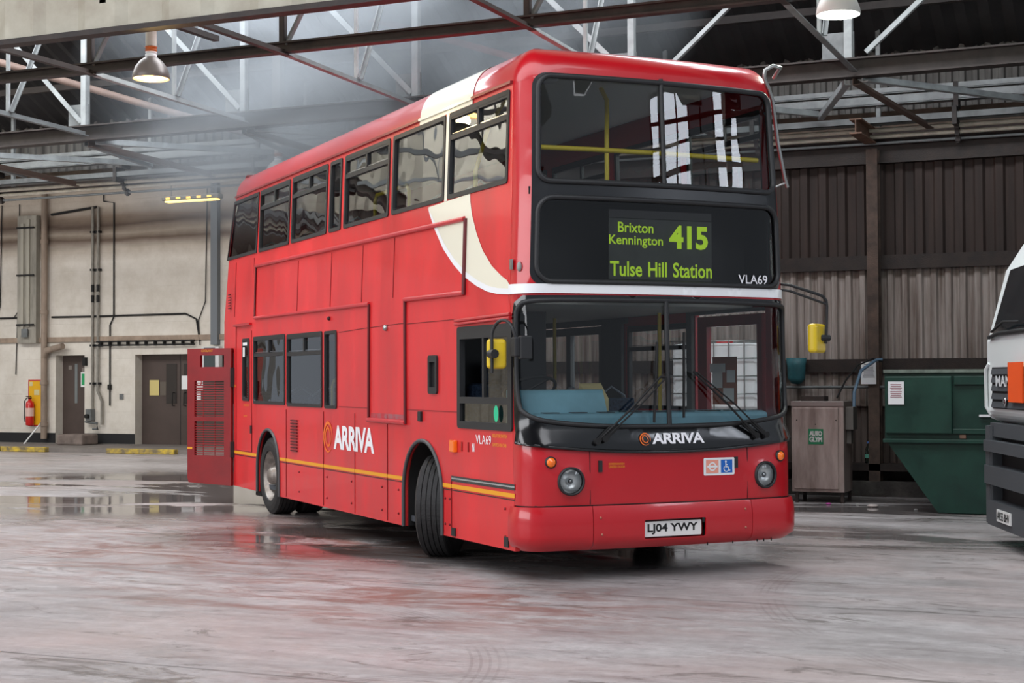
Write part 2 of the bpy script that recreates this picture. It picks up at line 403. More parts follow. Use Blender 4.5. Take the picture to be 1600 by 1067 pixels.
# right wall
wr_ = MB(); corr_wall(wr_, -12, 6, 1.2, 3.16, WN, .19, .045); struct('wall_right', wr_, BROWN2)
wr2 = MB(); corr_wall(wr2, -12, 6, 3.1, 4.52, WN, .26, .045); struct('wall_right', wr2, BROWN)
wr3 = MB(); corr_wall(wr3, -12, 6, .3, 1.78, WN+.06, .19, .045); struct('wall_right', wr3, pm('brown_sheeting_foot', (92, 80, 74), .8, col2=(56, 46, 42), scale=2, stretch=(6, 1, .4)))
struct('wall_right', MB().box(-12, WN+.02, -.01, 6, WN+.35, .34), CONC)
struct('wall_right', MB().box(-12, WN-.35, -.01, 6, WN+.05, .2), CONC)
wr4 = MB(); corr_wall(wr4, -34, 6, 4.9, 6.6, WN+.15, .17, .04); struct('wall_right', wr4, GREYC)
struct('trim_1', MB().ibeam((-12, WN-.1, 4.62), (6, WN-.1, 4.62), .14, .28), DKBROWN)
struct('trim_2', MB().box(-12, WN-.12, 3.05, 6, WN-.02, 3.24), DKBROWN)
struct('trim_3', MB().box(-12, WN-.12, 1.66, 6, WN-.02, 1.84), DKBROWN)
struct('trim_4', MB().box(-12, WN-.32, .34, 6, WN-.02, .435), DKBROWN)
struct('trim_5', MB().box(-12, WN-.02, 4.5, 6, WN+.2, 4.92), BROWN)
struct('trim_6', MB().box(-34, WN-.05, 4.88, -12, WN+.3, 5.0), DKBROWN)
struct('trim_7', MB().box(-34, WN-.03, 4.98, 6, WN+.12, 5.2), pm('stained_render_strip', (104, 90, 78), .8, var=.3, scale=3))
struct('wall_return', MB().box(-12.1, WN, 0, -11.9, 30, 6.2), pm('dark_return', (90, 84, 80), .8))
col = MB().ibeam((-4.07, WN-.28, 0), (-4.07, WN-.28, 0.01), .2, .2)
cl = empty('steel_column', (-4.07, WN-.22, 0), 0, 'rust-brown steel column against the corrugated wall right of the bus', 'column')
MB().box(-.075, -.1, .02, .075, -.08, 4.66).box(-.075, .08, .02, .075, .1, 4.66).box(-.01, -.08, .02, .01, .08, 4.66).build('shaft', pm('column_brown', (92, 74, 64), .7, col2=(58, 46, 40), scale=5, bump=.3), cl)
MB().box(-.16, -.16, 0, .16, .12, .02).build('base_plate', DKBROWN, cl)
sb = empty('rafter_stub', (-4.1, WN-.3, 4.72), 0, 'short rusty steel bracket beam on top of the steel column', 'beam')
MB().ibeam((0, -.9, .12), (0.0, .16, .12), .16, .2).build('beam', pm('rusty_steel', (120, 92, 76), .7, var=.35, scale=6), sb)

# left wall
def left_wall_mat():
    m = bpy.data.materials.new('painted_blockwork'); m.use_nodes = True; nt = m.node_tree; N = nt.nodes; L = nt.links; b = N['Principled BSDF']
    tc = N.new('ShaderNodeTexCoord'); sx = N.new('ShaderNodeSeparateXYZ'); L.new(tc.outputs['Object'], sx.inputs[0])
    n = N.new('ShaderNodeTexNoise'); n.inputs['Scale'].default_value = 1.2; n.inputs['Detail'].default_value = 7
    mp = N.new('ShaderNodeMapping'); mp.inputs['Scale'].default_value = (.35, 1, 2.2); L.new(tc.outputs['Object'], mp.inputs[0]); L.new(mp.outputs[0], n.inputs['Vector'])
    # soot bands under the pipes high on the wall
    cr = N.new('ShaderNodeValToRGB'); e = cr.color_ramp.elements
    e[0].position = 0; e[0].color = S2L((226, 221, 212)); e[1].position = 1; e[1].color = S2L((196, 184, 170))
    for p, c in ((.42, (226, 221, 212)), (.66, (206, 200, 191)), (.715, (220, 214, 205)), (.76, (196, 186, 174)), (.80, (104, 86, 74)), (.825, (168, 156, 142)), (.855, (92, 76, 66)), (.885, (140, 124, 110)), (.93, (204, 194, 182))):
        q = e.new(p); q.color = S2L(c)
    mx = N.new('ShaderNodeMath'); mx.operation = 'MULTIPLY_ADD'; mx.inputs[1].default_value = .05; L.new(n.outputs['Fac'], mx.inputs[0])
    z = N.new('ShaderNodeMath'); z.operation = 'MULTIPLY_ADD'; z.inputs[1].default_value = 1/6.2; z.inputs[2].default_value = -.025; L.new(sx.outputs[2], z.inputs[0]); L.new(z.outputs[0], mx.inputs[2])
    L.new(mx.outputs[0], cr.inputs[0])
    n2 = N.new('ShaderNodeTexNoise'); n2.inputs['Scale'].default_value = 2.0; n2.inputs['Detail'].default_value = 9; n2.inputs['Roughness'].default_value = .7; L.new(tc.outputs['Object'], n2.inputs['Vector'])
    r2 = N.new('ShaderNodeValToRGB'); r2.color_ramp.elements[0].position = .35; r2.color_ramp.elements[1].position = .6; r2.color_ramp.elements[0].color = (.82, .8, .77, 1); L.new(n2.outputs['Fac'], r2.inputs[0])
    mm = N.new('ShaderNodeMixRGB'); mm.blend_type = 'MULTIPLY'; mm.inputs[0].default_value = .8; L.new(cr.outputs[0], mm.inputs[1]); L.new(r2.outputs[0], mm.inputs[2])
    L.new(mm.outputs[0], b.inputs['Base Color']); b.inputs['Roughness'].default_value = .75
    br = N.new('ShaderNodeTexBrick'); br.inputs['Scale'].default_value = 1; br.inputs['Brick Width'].default_value = .9; br.inputs['Row Height'].default_value = .42; br.inputs['Mortar Size'].default_value = .012
    br.inputs['Color1'].default_value = (1, 1, 1, 1); br.inputs['Color2'].default_value = (.95, .95, .95, 1); br.inputs['Mortar'].default_value = (0, 0, 0, 1)
    cx = N.new('ShaderNodeCombineXYZ'); L.new(sx.outputs[0], cx.inputs[0]); L.new(sx.outputs[2], cx.inputs[1]); L.new(cx.outputs[0], br.inputs['Vector'])
    bp = N.new('ShaderNodeBump'); bp.inputs['Strength'].default_value = .5; bp.inputs['Distance'].default_value = .02; L.new(br.outputs['Color'], bp.inputs['Height']); L.new(bp.outputs[0], b.inputs['Normal'])
    return m
LW = left_wall_mat(); YW = 29.7
mb = MB()
for (x0, x1, z0, z1) in ((-40, -25.3, 0, 6.3), (-25.3, -24.43, 2.2, 6.3), (-24.43, -22.95, 0, 6.3), (-22.95, -20.2, 2.2, 6.3), (-20.2, -11.9, 0, 6.3)):
    mb.box(x0, YW, z0, x1, YW+.35, z1)
struct('wall_left', mb, LW)
struct('trim_8', MB().box(-40, YW-.05, 2.52, -12, YW, 2.64), pm('ledge_paint', (158, 140, 124), .8, var=.2))
SKB = pm('black_skirting', (30, 31, 34), .6)
struct('baseboard_left', MB().box(-40, YW-.012, .1, -25.3, YW, .34).box(-24.43, YW-.012, .1, -22.95, YW, .34).box(-20.2, YW-.012, .1, -12, YW, .34), SKB)
struct('floor', MB().box(-40, 27.6, 0, -12, YW+.4, .09), pm('apron_concrete', (120, 114, 110), .8, var=.15, scale=3))
YK = pm('worn_yellow_kerb', (206, 176, 60), .8, col2=(110, 100, 80), scale=7)
for (x0, x1, n_) in ((-40, -29.5, 0), (-29.45, -27.3, 1), (-27.25, -25.0, 2), (-24.95, -23.7, 3), (-22.0, -20.2, 4)):
    k = MB().box(x0, 27.45, 0, x1, 27.62, .11).build('kerb', YK, bevel=.015)
    tag(k, ['worn yellow kerb stone run at the far left edge of the apron', 'yellow painted kerb stone left of the extinguisher', 'yellow painted kerb stone below the fire extinguisher', 'worn yellow kerb stone before the single brown door', 'short yellow kerb stone just left of the open engine flap'][n_], 'kerb')
struct('ceiling', MB().box(-40, WN, 6.2, -12, 30.2, 6.3), pm('lean_to_ceiling', (150, 142, 132), .9, var=.2))
# roof over the lattice bay, sloping up towards the viewer, then the front bay
MB_END = MB()
for (y0_, y1_) in ((-14, 21.2),): MB_END.box(-34.3, y0_, 0, -34, y1_, 9.3)
for k_ in range(60): MB_END.box(-34, -13.8+k_*.58, 0, -33.94, -13.6+k_*.58, 9.3)
struct('wall_end', MB_END, pm('end_wall_cream_sheeting', (196, 188, 170), .7, var=.25, scale=.8))
def corr_roof(y0, z0, y1, z1, x0, x1, pitch=.3):
    V = []; F = []; n = int((x1-x0)/pitch)
    for i in range(n*2+1):
        x = x0+i*pitch/2; d = .06 if i % 2 else 0
        V += [(x, y0, z0+d), (x, y1, z1+d)]
    return MB().add(V, [(2*i, 2*i+2, 2*i+3, 2*i+1) for i in range(n*2)])
struct('ceiling', corr_roof(21.6, 5.9, 16.9, 8.4, -40, 12), ROOFM)
struct('ceiling', corr_roof(14.3, 8.4, 12.5, 9.3, -40, 12), ROOFM)
struct('ceiling', MB().box(-40, -14, 9.3, 12, 1.4, 9.4).box(-40, 8.8, 9.3, 12, 12.6, 9.4), ROOFM)
for i, yy in enumerate((20.3, 19.0, 17.7)):
    z = 5.9+(21.6-yy)*2.5/4.7-.12
    t = MB().box(-36, yy-.05, z-.1, 8, yy+.05, z).build('purlin', DKSTEEL)
    tag(t, ['dark roof purlin nearest the back wall under the roof sheeting', 'middle dark roof purlin under the sooty roof sheeting', 'highest dark roof purlin above the lattice girder'][i], 'beam')
fas = MB(); corr_wall(fas, -32, 12, 5.16, 9.3, 12.75, 1.05, .05)
struct('wall_fascia', fas, pm('cream_fascia_panels', (186, 182, 166), .6, col2=(158, 150, 134), scale=1.5))
struct('trim_9', MB().box(-32, 12.64, 5.115, 12, 12.8, 5.17), DKBROWN)
# cream sheeting added out of view for the bus side windows to reflect
pt_ = MB(); V_ = []
for k_ in range(28):
    y_ = 13.0+k_*.3; zt = min(8.2, 8.35-(y_-16.9)*.53 if y_ > 16.9 else 8.2); dx_ = .05 if k_ % 2 else 0
    V_ += [(-20.0+dx_, y_, 5.0), (-20.0+dx_, y_, zt)]
pt_.add(V_, [(2*i, 2*i+1, 2*i+3, 2*i+2) for i in range(27)]); struct('wall_reflector', pt_, pm('cream_reflector_sheeting', (214, 208, 190), .7, var=.2, scale=1.2))

# ------------------------------------------------------------------ roof steelwork
NOD = [-17.25, -14.6, -11.9, -9.25, -6.3, -3.66, -1.0, 1.7]
gb = empty('lattice_girder', (-14.6, 17.8, 0), 0, 'deep lattice girder with heavy dark bottom chord crossing the whole view above the bus', 'girder')
def GP(x, y, z): return (x+14.6, y-17.8, z)
MB().ibeam(GP(-19.9, 17.8, 5.13), GP(6, 17.8, 5.13), .2, .22).build('bottom_chord', DKSTEEL, gb)
for i, x in enumerate(NOD):
    MB().angle(GP(x, 17.8, 5.24), GP(x, 17.8, 7.55), .075 if i % 2 == 0 else .085).build('post', LTSTEEL, gb)
    MB().box(GP(x-.35, 17.82, 5.24)[0], .01, 5.24, GP(x+.02, 0, 0)[0], .03, 5.56).build('gusset_plate', MIDSTEEL, gb)
for x in (-17.25, -14.6, -11.9, -9.25, -6.3):
    MB().angle(GP(x-.1, 17.78, 5.3), GP(x-2.35, 17.78, 7.55), .065).build('brace', LTSTEEL, gb)
for x in (-6.0, -3.6, -1.0):
    MB().angle(GP(x+.1, 17.78, 5.3), GP(x+2.4, 17.78, 7.3), .065).build('brace', LTSTEEL, gb)
MB().ibeam(GP(-19.9, 17.8, 7.6), GP(6, 17.8, 7.6), .16, .16).build('top_chord', DKSTEEL, gb)
g2 = empty('lattice_girder', (-11.8, 14.6, 0), 0, 'slim dark girder in front of the deep one, nearer the camera', 'girder')
MB().ibeam((-8.1, 0, 5.26), (16, 0, 5.26), .12, .12).build('bottom_chord', DKSTEEL, g2)
MB().ibeam((-8.1, 0, 8.0), (16, 0, 8.0), .12, .12).build('top_chord', DKSTEEL, g2)
for x in NOD:
    MB().angle((x+11.8-.0, 0, 5.3), (x+11.8, 0, 7.9), .06).build('post', DKSTEEL, g2)
    MB().angle((x+11.8, .02, 5.3), (x+11.8+.95, .02, 6.9), .06).build('brace', MIDSTEEL, g2)
names = ['at the far left edge of the picture', 'joining the deep girder above the single brown door', 'joining the deep girder above the double brown doors', 'meeting the deep girder behind the bus roof', 'hidden mostly behind the top of the bus', 'meeting the deep girder right of the bus beside the white lamp', 'at the upper right corner of the picture', 'beyond the right edge of the picture']
for i, x in enumerate(NOD):
    t = empty('cross_tie', (x, 16.2, 0), 0, 'pale grey lattice tie '+names[i], 'roof tie')
    MB().angle((0, -1.6, 5.2), (0, 1.55, 5.12), .07).build('tie_bar', MIDSTEEL if i % 2 else LTSTEEL, t); MB().angle((0, -3.45, 5.2), (0, -1.6, 5.2), .07).build('dark_tie_bar', DKSTEEL, t)
    MB().angle((0, 0, 5.2), (0, 0, 7.6), .035).build('hanger', LTSTEEL, t)
    MB().angle((.02, 0, 5.2), (.02, 1.1, 7.3), .045).build('brace', MIDSTEEL, t)
PL = ['at the far left edge', 'above the single brown door', 'above the double brown doors', 'in the steam behind the bus', 'hidden behind the bus top', 'right of the white lamp', 'at the far right edge']
for i in range(7):
    x = NOD[i]
    o = MB().angle((.1, -.05, 5.02), (1.6, 2.75, 5.12), .085).build('wind_brace', LTSTEEL, loc=(x, 17.9, 0)); tag(o, 'pale bottom brace slanting right to the back wall, '+PL[i], 'brace')
    o = MB().angle((-.1, -.05, 5.0), (-1.05, 2.75, 5.08), .07).build('wind_brace', LTSTEEL if i > 3 else MIDSTEEL, loc=(x, 17.9, 0)); tag(o, 'pale bottom brace slanting left to the back wall, '+PL[i], 'brace')
    o = MB().angle((.0, -.08, 4.99), (.45, 2.3, 4.80), .09).build('knee_brace', pm('brown_brace', (84, 68, 60), .7), loc=(x, 17.9, 0)); tag(o, 'rusty brown knee brace under the girder, '+PL[i], 'brace')
for i, x in enumerate((-18.8, -15.9, -12.9, -9.95, -6.95, -3.95, -1.0)):
    t = MB().angle((0, 0, 4.95), (0, 0, 6.6), .05).build('wall_hanger', LTSTEEL, loc=(x, 21.0, 0))
    tag(t, ['pale upright hanger on the back wall at the far left edge', 'pale upright hanger behind the orange lamp', 'pale upright hanger on the cladding in the steam', 'pale upright hanger behind the front of the bus roof', 'pale upright hanger behind the windscreen corner of the bus', 'pale upright hanger right of the white lamp', 'pale upright hanger at the far right edge'][i], 'hanger')
# long service runs along the wall head
def run(name, label, cat, z, y, r, mat, x0=-34, x1=5, shape='pipe', hang=2.7):
    o = empty(name, ((x0+x1)/2, y, z), 0, label, cat); h = (x1-x0)/2
    if shape == 'pipe': MB().cyl((-h, 0, 0), (h, 0, 0), r, 12).build('pipe', mat, o)
    elif shape == 'angle': MB().box(-h, -r, -.008, h, r, .008).box(-h, -r, -.0, h, -r+.012, r*1.2).build('angle_rail', mat, o)
    else: MB().box(-h, -r, -.045, h, -r+.01, .045).box(-h, -r, -.045, h, r, -.035).box(-h, r-.01, -.045, h, r, .045).build('tray', mat, o)
    m = MB(); k = int(2*h/hang)
    for i in range(k):
        x = -h+hang*(i+.5); m.box(x-.02, -.02, -.06, x+.02, .02, .05); m.box(x-.03, -r-.02, -r-.02, x+.03, r+.02, r+.02)
    m.build('clips', DKSTEEL, o)['kind'] = 'stuff'
    return o
run('steel_rail', 'long pale steel angle rail, highest of the runs along the back wall', 'rail', 5.38, 20.95, .06, LTSTEEL, shape='angle')
run('steel_rail', 'second pale steel rail just below the highest run on the back wall', 'rail', 5.24, 21.0, .09, LTSTEEL, shape='angle')
run('cable_tray', 'grey steel cable tray running along the wall head above the pipes', 'cable tray', 5.0, 20.85, .1, MIDSTEEL, shape='tray')
run('conduit_pipe', 'upper cream pipe running along the wall head under the cable tray', 'pipe', 4.9, 20.98, .03, PIPEC)
run('conduit_pipe', 'lower cream pipe running along the wall head under the cable tray', 'pipe', 4.82, 21.02, .028, PIPEC)
run('conduit_pipe', 'lowest thin grey pipe of the runs along the wall head', 'pipe', 4.74, 21.08, .02, MIDSTEEL)
rp = MB().tube([(-17.6, 17.0, 6.75), (-14.6, 19.6, 5.75), (-13.2, 20.8, 5.3)], .055, 10).build('roof_pipe', pm('dusty_pink_pipe', (150, 128, 118), .6, var=.2)); tag(rp, 'dusty brown sloping pipe beneath the roof at the upper left', 'pipe')
rp = MB().tube([(-12.6, 19.6, 7.35), (-7.6, 20.6, 5.75)], .05, 10).build('roof_pipe', pm('dull_red_pipe', (150, 70, 68), .6, var=.2)); tag(rp, 'dull red sloping pipe in the steam above the bus roof', 'pipe')

# ------------------------------------------------------------------ lamps
def highbay(loc, col, glow, label, dome, power, tint, top=.55, s=1.0):
    o = empty('high_bay_lamp', loc, 0, label, 'lamp')
    MB().lathe([(.196*s, 0), (.2*s, .01), (.192*s, .06), (.165*s, .13), (.12*s, .19), (.075*s, .225), (.06*s, .235), (.05*s, .235), (.07*s, .215), (.11*s, .18), (.155*s, .12), (.185*s, .05), (.19*s, .0)], 36).build('shade', dome, o)
    MB().lathe([(.001, .03), (.08*s, .03), (.17*s, .035), (.187*s, .02)], 32).build('lit_lens', emis('lit_lens_'+tint, col, glow), o)
    MB().lathe([(.06, .235), (.062, .25), (.062, .26), (.05, .262), (.05, .275), (.06, .277), (.06, .29), (.045, .292)], 24).build('collar', WHITE, o)
    m = MB()
    for k in range(8):
        a = k*pi/4; m.box(-.012, -.004, .29, .012, .004, .35, Matrix.Rotation(a, 4, 'Z')@Matrix.Translation((.045, 0, 0)))
    m.lathe([(.05, .30), (.068, .31), (.05, .32)], 20); m.lathe([(.05, .33), (.068, .34), (.045, .35)], 20)
    m.build('vented_ring', pm('lamp_ring_'+tint, (190, 104, 56) if tint != 'white' else (190, 190, 180), .5, emit=(255, 120, 30), estr=.03 if tint != 'white' else 0), o)
    MB().cyl((0, 0, .35), (0, 0, .52), .058, 20).build('neck', pm('lamp_neck', (190, 184, 176), .5), o)
    MB().box(-.075, -.06, .52, .075, .06, .52+top).build('gear_box', pm('lamp_gear_box', (120, 110, 100), .6), o, bevel=.008)
    if power:
        d = bpy.data.lights.new('lamp_light', 'POINT'); d.energy = power; d.color = S2L(col)[:3]; d.shadow_soft_size = .04
        l = bpy.data.objects.new('lamp_light', d); C.objects.link(l); l.parent = o; l.location = (0, 0, -.06)
    return o
DOME = pm('lamp_dome_grey', (112, 104, 100), .4, .3); DOMEW = pm('lamp_dome_white', (226, 226, 220), .45)
highbay((-10.23, 13.5, 4.8), (255, 214, 140), 5, 'round high bay lamp glowing orange, hanging at the upper left', DOME, 22, 'orange', top=.12)
MB().box(-10.27, 12.7, 5.44, -10.19, 14.7, 5.50).build('lamp_support_bar', DKSTEEL)['label'] = 'short dark bar carrying the glowing orange lamp'
bpy.data.objects['lamp_support_bar']['category'] = 'bar'
highbay((-3.0, 13.99, 4.87), (245, 255, 240), 7, 'round high bay lamp glowing white at the upper right', DOMEW, 60, 'white')
highbay((-12.81, 20.02, 4.68), (150, 150, 140), 0, 'unlit white high bay lamp just above the rear of the bus roof', DOMEW, 0, 'unlit', top=1.45)
ft = empty('fluorescent_batten', (-17.87, 24.87, 5.05), 0, 'long strip lamp glowing yellow in front of the pale left wall', 'lamp')
MB().box(-.66, -.09, .03, .66, .09, .12).build('housing', pm('batten_housing', (70, 64, 56), .5), ft, bevel=.02)
MB().box(-.6, -.07, 0, .6, .07, .035).build('diffuser', emis('batten_glow', (255, 214, 110), 3.0), ft, bevel=.015)
MB().box(-.5, -.005, .12, -.48, .005, 1.14).box(.48, -.005, .12, .5, .005, 1.14).build('hangers', DKSTEEL, ft)
for o_ in range(5): MB().box(-.55+o_*.24, -.1, .05, -.45+o_*.24, -.091, .09).build('slot', emis('batten_slot', (230, 180, 80), .7), ft)
# skylight gable behind the camera on the right, seen in the bus glass
sk = Matrix.Translation((10.0, 11.0, 6.9))@Matrix.Rotation(-pi/2, 4, 'Z')
SKY = pm('skylight_panes', (230, 240, 250), .5, emit=(235, 242, 255), estr=9)
gm = MB(); fm = MB()
for i in (0, 1, 4, 5, 6):
    for j in range(4):
        gm.box(-2.5+i*.66, 0, -.9+j*.5, -2.5+i*.66+.58, .02, -.9+j*.5+.42, sk)
for i in range(8): fm.box(-2.58+i*.66, -.02, -1.0, -2.5+i*.66, .04, 1.15, sk)
for j in range(5): fm.box(-2.58, -.02, -.98+j*.5, 2.12, .04, -.9+j*.5, sk)
struct('window_1', gm, SKY); struct('trim_10', fm, DKSTEEL)

# ------------------------------------------------------------------ the bus
BUS = empty('double_decker_bus', (-3.927, 11.900, 0), -0.7190, 'red double-decker bus with cream swoosh and open engine flap in the depot', 'bus')
def itp(z, zs, vs_):
    if z <= zs[0]: return vs_[0]
    for i in range(len(zs)-1):
        if z <= zs[i+1]:
            t = (z-zs[i])/(zs[i+1]-zs[i]); return vs_[i]+(vs_[i+1]-vs_[i])*t
    return vs_[-1]
def lean(z): return itp(z, [0, 1.0, 1.25, 2.25, 3.05, 4.0, 4.3], [0, 0, .05, .085, .09, .143, .17])
def hw(z): return itp(z, [0, 2.3, 3.944, 4.3], [1.25, 1.25, 1.19, 1.18])
def xrear(z): return itp(z, [0, 2.35, 3.15, 3.944, 4.3], [-9.47, -9.47, -9.35, -9.08, -8.98])
K_, R_, Y1 = .06, .2, 1.076
T0 = atan(2*K_*Y1); A_ = Y1+R_*(pi/2-T0); YC = 1.25-R_; XC = -K_*Y1*Y1-R_*cos(T0)
def plan(a):                                            # front outline: distance along the nose -> x, y, normal
    s = 1 if a >= 0 else -1; q = abs(a)
    if q <= Y1:
        t = atan(2*K_*q); return -K_*q*q, s*q, cos(t), s*sin(t)
    if q <= A_:
        th = T0+(q-Y1)/R_; return XC+R_*cos(th), s*(YC+R_*sin(th)), cos(th), s*sin(th)
    return XC-(q-A_), s*1.25, 0.0, float(s)
def fm_(a, z, off=0):
    x, y, nx, ny = plan(a); k = hw(z)/1.25
    return (x-lean(z)+nx*off, y*k*1.008+.01+ny*off, z)
def om(x, z, off=0): return (x, -hw(z)*1.0-off, z)      # offside wall
def nm(x, z, off=0): return (x, hw(z)*1.008+.01+off, z) # nearside wall
XS = XC                                                 # where the nose meets the flat side
def xf(z): return XS-lean(z)

# --- offside wall
def arch(cx, zt, zb, hwid):
    P = [(cx-hwid, zb)]
    for k in range(17):
        a = pi-pi*k/16; P.append((cx+hwid*cos(a), zt-hwid+hwid*sin(a)))
    P.append((cx+hwid, zb)); return P
AF, AR = arch(-2.235, 1.04, .235, .475), arch(-7.25, 1.0, .235, .475)
outer = [(xrear(.24)+.12, .24)]+AR+AF+[(xf(.24), .24), (xf(1.25), 1.25), (xf(2.2), 2.2), (xf(3.1), 3.1), (xf(3.95), 3.95), (xrear(3.95)+.12, 3.95), (xrear(3.15)+.12, 3.15), (xrear(2.35)+.12, 2.35)]
UWO = [[(-9.30, 3.155), (-7.87, 3.155), (-7.84, 3.905), (-9.02, 3.905)]]
for x0, x1 in ((-7.77, -6.50), (-6.41, -5.11), (-5.02, -4.63), (-4.53, -3.19), (-3.10, -1.785), (-1.70, -.445)):
    UWO.append(rrect(x0, 3.15, x1, 3.905, .03, 3))
LWO = [rrect(-7.90, 1.30, -6.55, 2.12, .03, 3), rrect(-6.47, 1.29, -5.16, 2.11, .03, 3), rrect(-5.075, 1.285, -4.665, 2.105, .03, 3), rrect(-8.42, 1.33, -8.10, 2.11, .03, 3)]
CAB = rrect(-1.395, 1.19, -.315, 2.015, .02, 3)
VENTW = rrect(-2.06, 1.49, -1.87, 1.77, .02, 3)
BAY = rect(-9.3, .40, -8.86, 1.98)
sheet('offside_panel', outer, UWO+LWO+[CAB, VENTW, BAY], om, REDD, BUS, step=.2, thick=.04)
fr_i = 0
def window(name, loop, mapf, inset=.035, opener=True, dark=False, mat=None, fr=.03, rub=RUB):
    fo = sheet(name+'_frame', [(x, z) for x, z in loop], [shrink(loop, inset)], lambda u, v, o: mapf(u, v, .012+o), rub, BUS, step=.3, thick=.04, grid=False, smooth=False)
    xs = [p[0] for p in loop]; zs = [p[1] for p in loop]
    x0, x1, z0, z1 = min(xs)+inset, max(xs)-inset, min(zs)+inset, max(zs)-inset
    g = decal('pane', shrink(loop, inset*.6), mapf, mat or GL, fo, off=-.012)
    if opener:
        zt = z1-.19*(z1-z0)-.05; m = MB(); xm = (x0+x1)/2
        def bb(a0, b0, a1, b1, o0=-.02, o1=.01):
            P = [mapf(a0, b0, o0), mapf(a1, b0, o0), mapf(a1, b1, o0), mapf(a0, b1, o0), mapf(a0, b0, o1), mapf(a1, b0, o1), mapf(a1, b1, o1), mapf(a0, b1, o1)]
            m.add(P, [(0, 3, 2, 1), (4, 5, 6, 7), (0, 1, 5, 4), (1, 2, 6, 5), (2, 3, 7, 6), (3, 0, 4, 7)])
        bb(x0, zt-.022, x1, zt+.022); bb(xm-.02, zt+.02, xm+.02, z1); bb(x0, z1-.02, x1, z1)
        m.build('opener_bars', RUB, fo)
        m2 = MB(); P = [mapf(x0, zt+.03, .002), mapf(x1, zt+.03, .002), mapf(x1, zt+.036, .002), mapf(x0, zt+.036, .002)]; m2.add(P, [(0, 1, 2, 3)]); m2.build('bright_edge', CHR, fo)
    return fo
def shrink(loop, d):
    xs = [p[0] for p in loop]; zs = [p[1] for p in loop]; cx = (min(xs)+max(xs))/2; cz = (min(zs)+max(zs))/2
    kx = 1-2*d/(max(xs)-min(xs)); kz = 1-2*d/(max(zs)-min(zs))
    return [(cx+(x-cx)*kx, cz+(z-cz)*kz) for x, z in loop]
for i, l in enumerate(UWO): window('upper_window', l, om, opener=i in (1, 2, 4, 6), inset=.04)
for i, l in enumerate(LWO): window('lower_window', l, om, opener=i in (0, 1))
# driver's window
cw = sheet('cab_window_frame', rrect(-1.41, 1.175, -.30, 2.03, .03, 3), [rect(-1.345, 1.44, -.375, 1.925), rect(-1.345, 1.235, -.375, 1.385)], lambda u, v, o: om(u, v, .014+o), RUB, BUS, step=.3, thick=.05, grid=False, smooth=False)
decal('lower_pane', rect(-1.35, 1.23, -.37, 1.39), om, glass('cab_lower_glass', (.35, .42, .42), 2.2), cw, off=-.01)
decal('sliding_pane', rect(-.86, 1.43, -.37, 1.93), om, glass('cab_sliding_glass', (.62, .68, .68), 2.0), cw, off=-.01)
MB().box(-.88, -1.262, 1.43, -.845, -1.235, 1.93).build('pane_edge', RUB, cw)
MB().lathe([(.001, 0), (.045, 0)], 20, Matrix.Translation((-.60, -1.262, 1.31))@Matrix.Rotation(pi/2, 4, 'X')@Matrix.Diagonal((1, 1.5, 1, 1))).build('green_disc_sticker', pm('green_disc', (40, 190, 140), .5), cw)
MB().tube([(-1.42, -1.275, 2.085), (-.30, -1.275, 2.10)], .013, 8).tube([(-1.42, -1.275, 2.055), (-.30, -1.275, 2.07)], .012, 8).build('rain_gutter', RED, BUS)
# small black vent beside the cab
vf = sheet('vent_window_frame', rrect(-2.07, 1.46, -1.86, 1.80, .03, 3), [rect(-2.03, 1.52, -1.90, 1.74)], lambda u, v, o: om(u, v, .02+o), RUB, BUS, step=.3, thick=.05, grid=False, smooth=False)
MB().box(-2.05, -1.24, 1.50, -1.88, -1.20, 1.76).build('dark_back', BLKM, vf)
# wheel arch rims and wheel housings
for nm_, A in (('wheel_arch_rim', AF), ('wheel_arch_rim', AR)):
    m = MB(); m.tube([om(x, z, .008) for x, z in A], .018, 8); ar = m.build(nm_, pm('arch_rim_grey', (72, 74, 76), .5), BUS)
    cx = (A[0][0]+A[-1][0])/2; m = MB()
    n = len(A); V = [(x, -1.22, z) for x, z in A]+[(x, -.72, z) for x, z in A]
    m.add(V, [(i, i+1, n+i+1, n+i) for i in range(n-1)], True); m.box(cx-.48, -.72, .24, cx+.48, -.70, 1.1); m.build('wheel_housing', BLKM, ar)
# livery: swoosh and stripes
SW = [(-2.15, 3.13), (-2.09, 3.04), (-1.99, 2.925), (-1.766, 2.727), (-1.522, 2.573), (-1.285, 2.456), (-1.006, 2.359), (-.786, 2.302), (-.595, 2.273), (xf(2.26)+.0, 2.256), (xf(2.33), 2.334), (-.40, 2.37), (-.523, 2.418), (-.711, 2.508), (-.904, 2.649), (-1.04, 2.8), (-1.152, 2.971), (-1.19, 3.08), (-1.202, 3.15)]
decal('cream_swoosh', SW, om, CREAM, BUS, off=.004, step=.1)
sh = [(-2.10, 3.05), (-1.99, 2.925), (-1.766, 2.727), (-1.522, 2.573), (-1.285, 2.456), (-1.006, 2.359), (-.786, 2.302), (-.595, 2.273), (xf(2.26), 2.256)]
decal('swoosh_white_edge', sh+[(x+.02, z+.045) for x, z in sh[::-1]][:-1]+[(-2.16, 3.13)], om, WHITE, BUS, off=.006, step=.2, grid=False)
decal('cream_window_post', rect(-1.775, 3.14, -1.71, 3.95), om, CREAM, BUS, off=.006)
decal('cream_cant_rail', rect(-2.42, 3.908, -1.20, 3.95), om, CREAM, BUS, off=.008)
for x0, x1 in ((-6.77, -2.715), (-1.755, xf(.7)+.0), (-8.86, -7.73)):
    decal('yellow_stripe', rect(x0, .655, x1, .69), om, YSTR, BUS, off=.004, grid=False)
    decal('stripe_dark_line', rect(x0, .635, x1, .643), om, RUB, BUS, off=.004, grid=False)  # thin dark line just below each yellow stripe
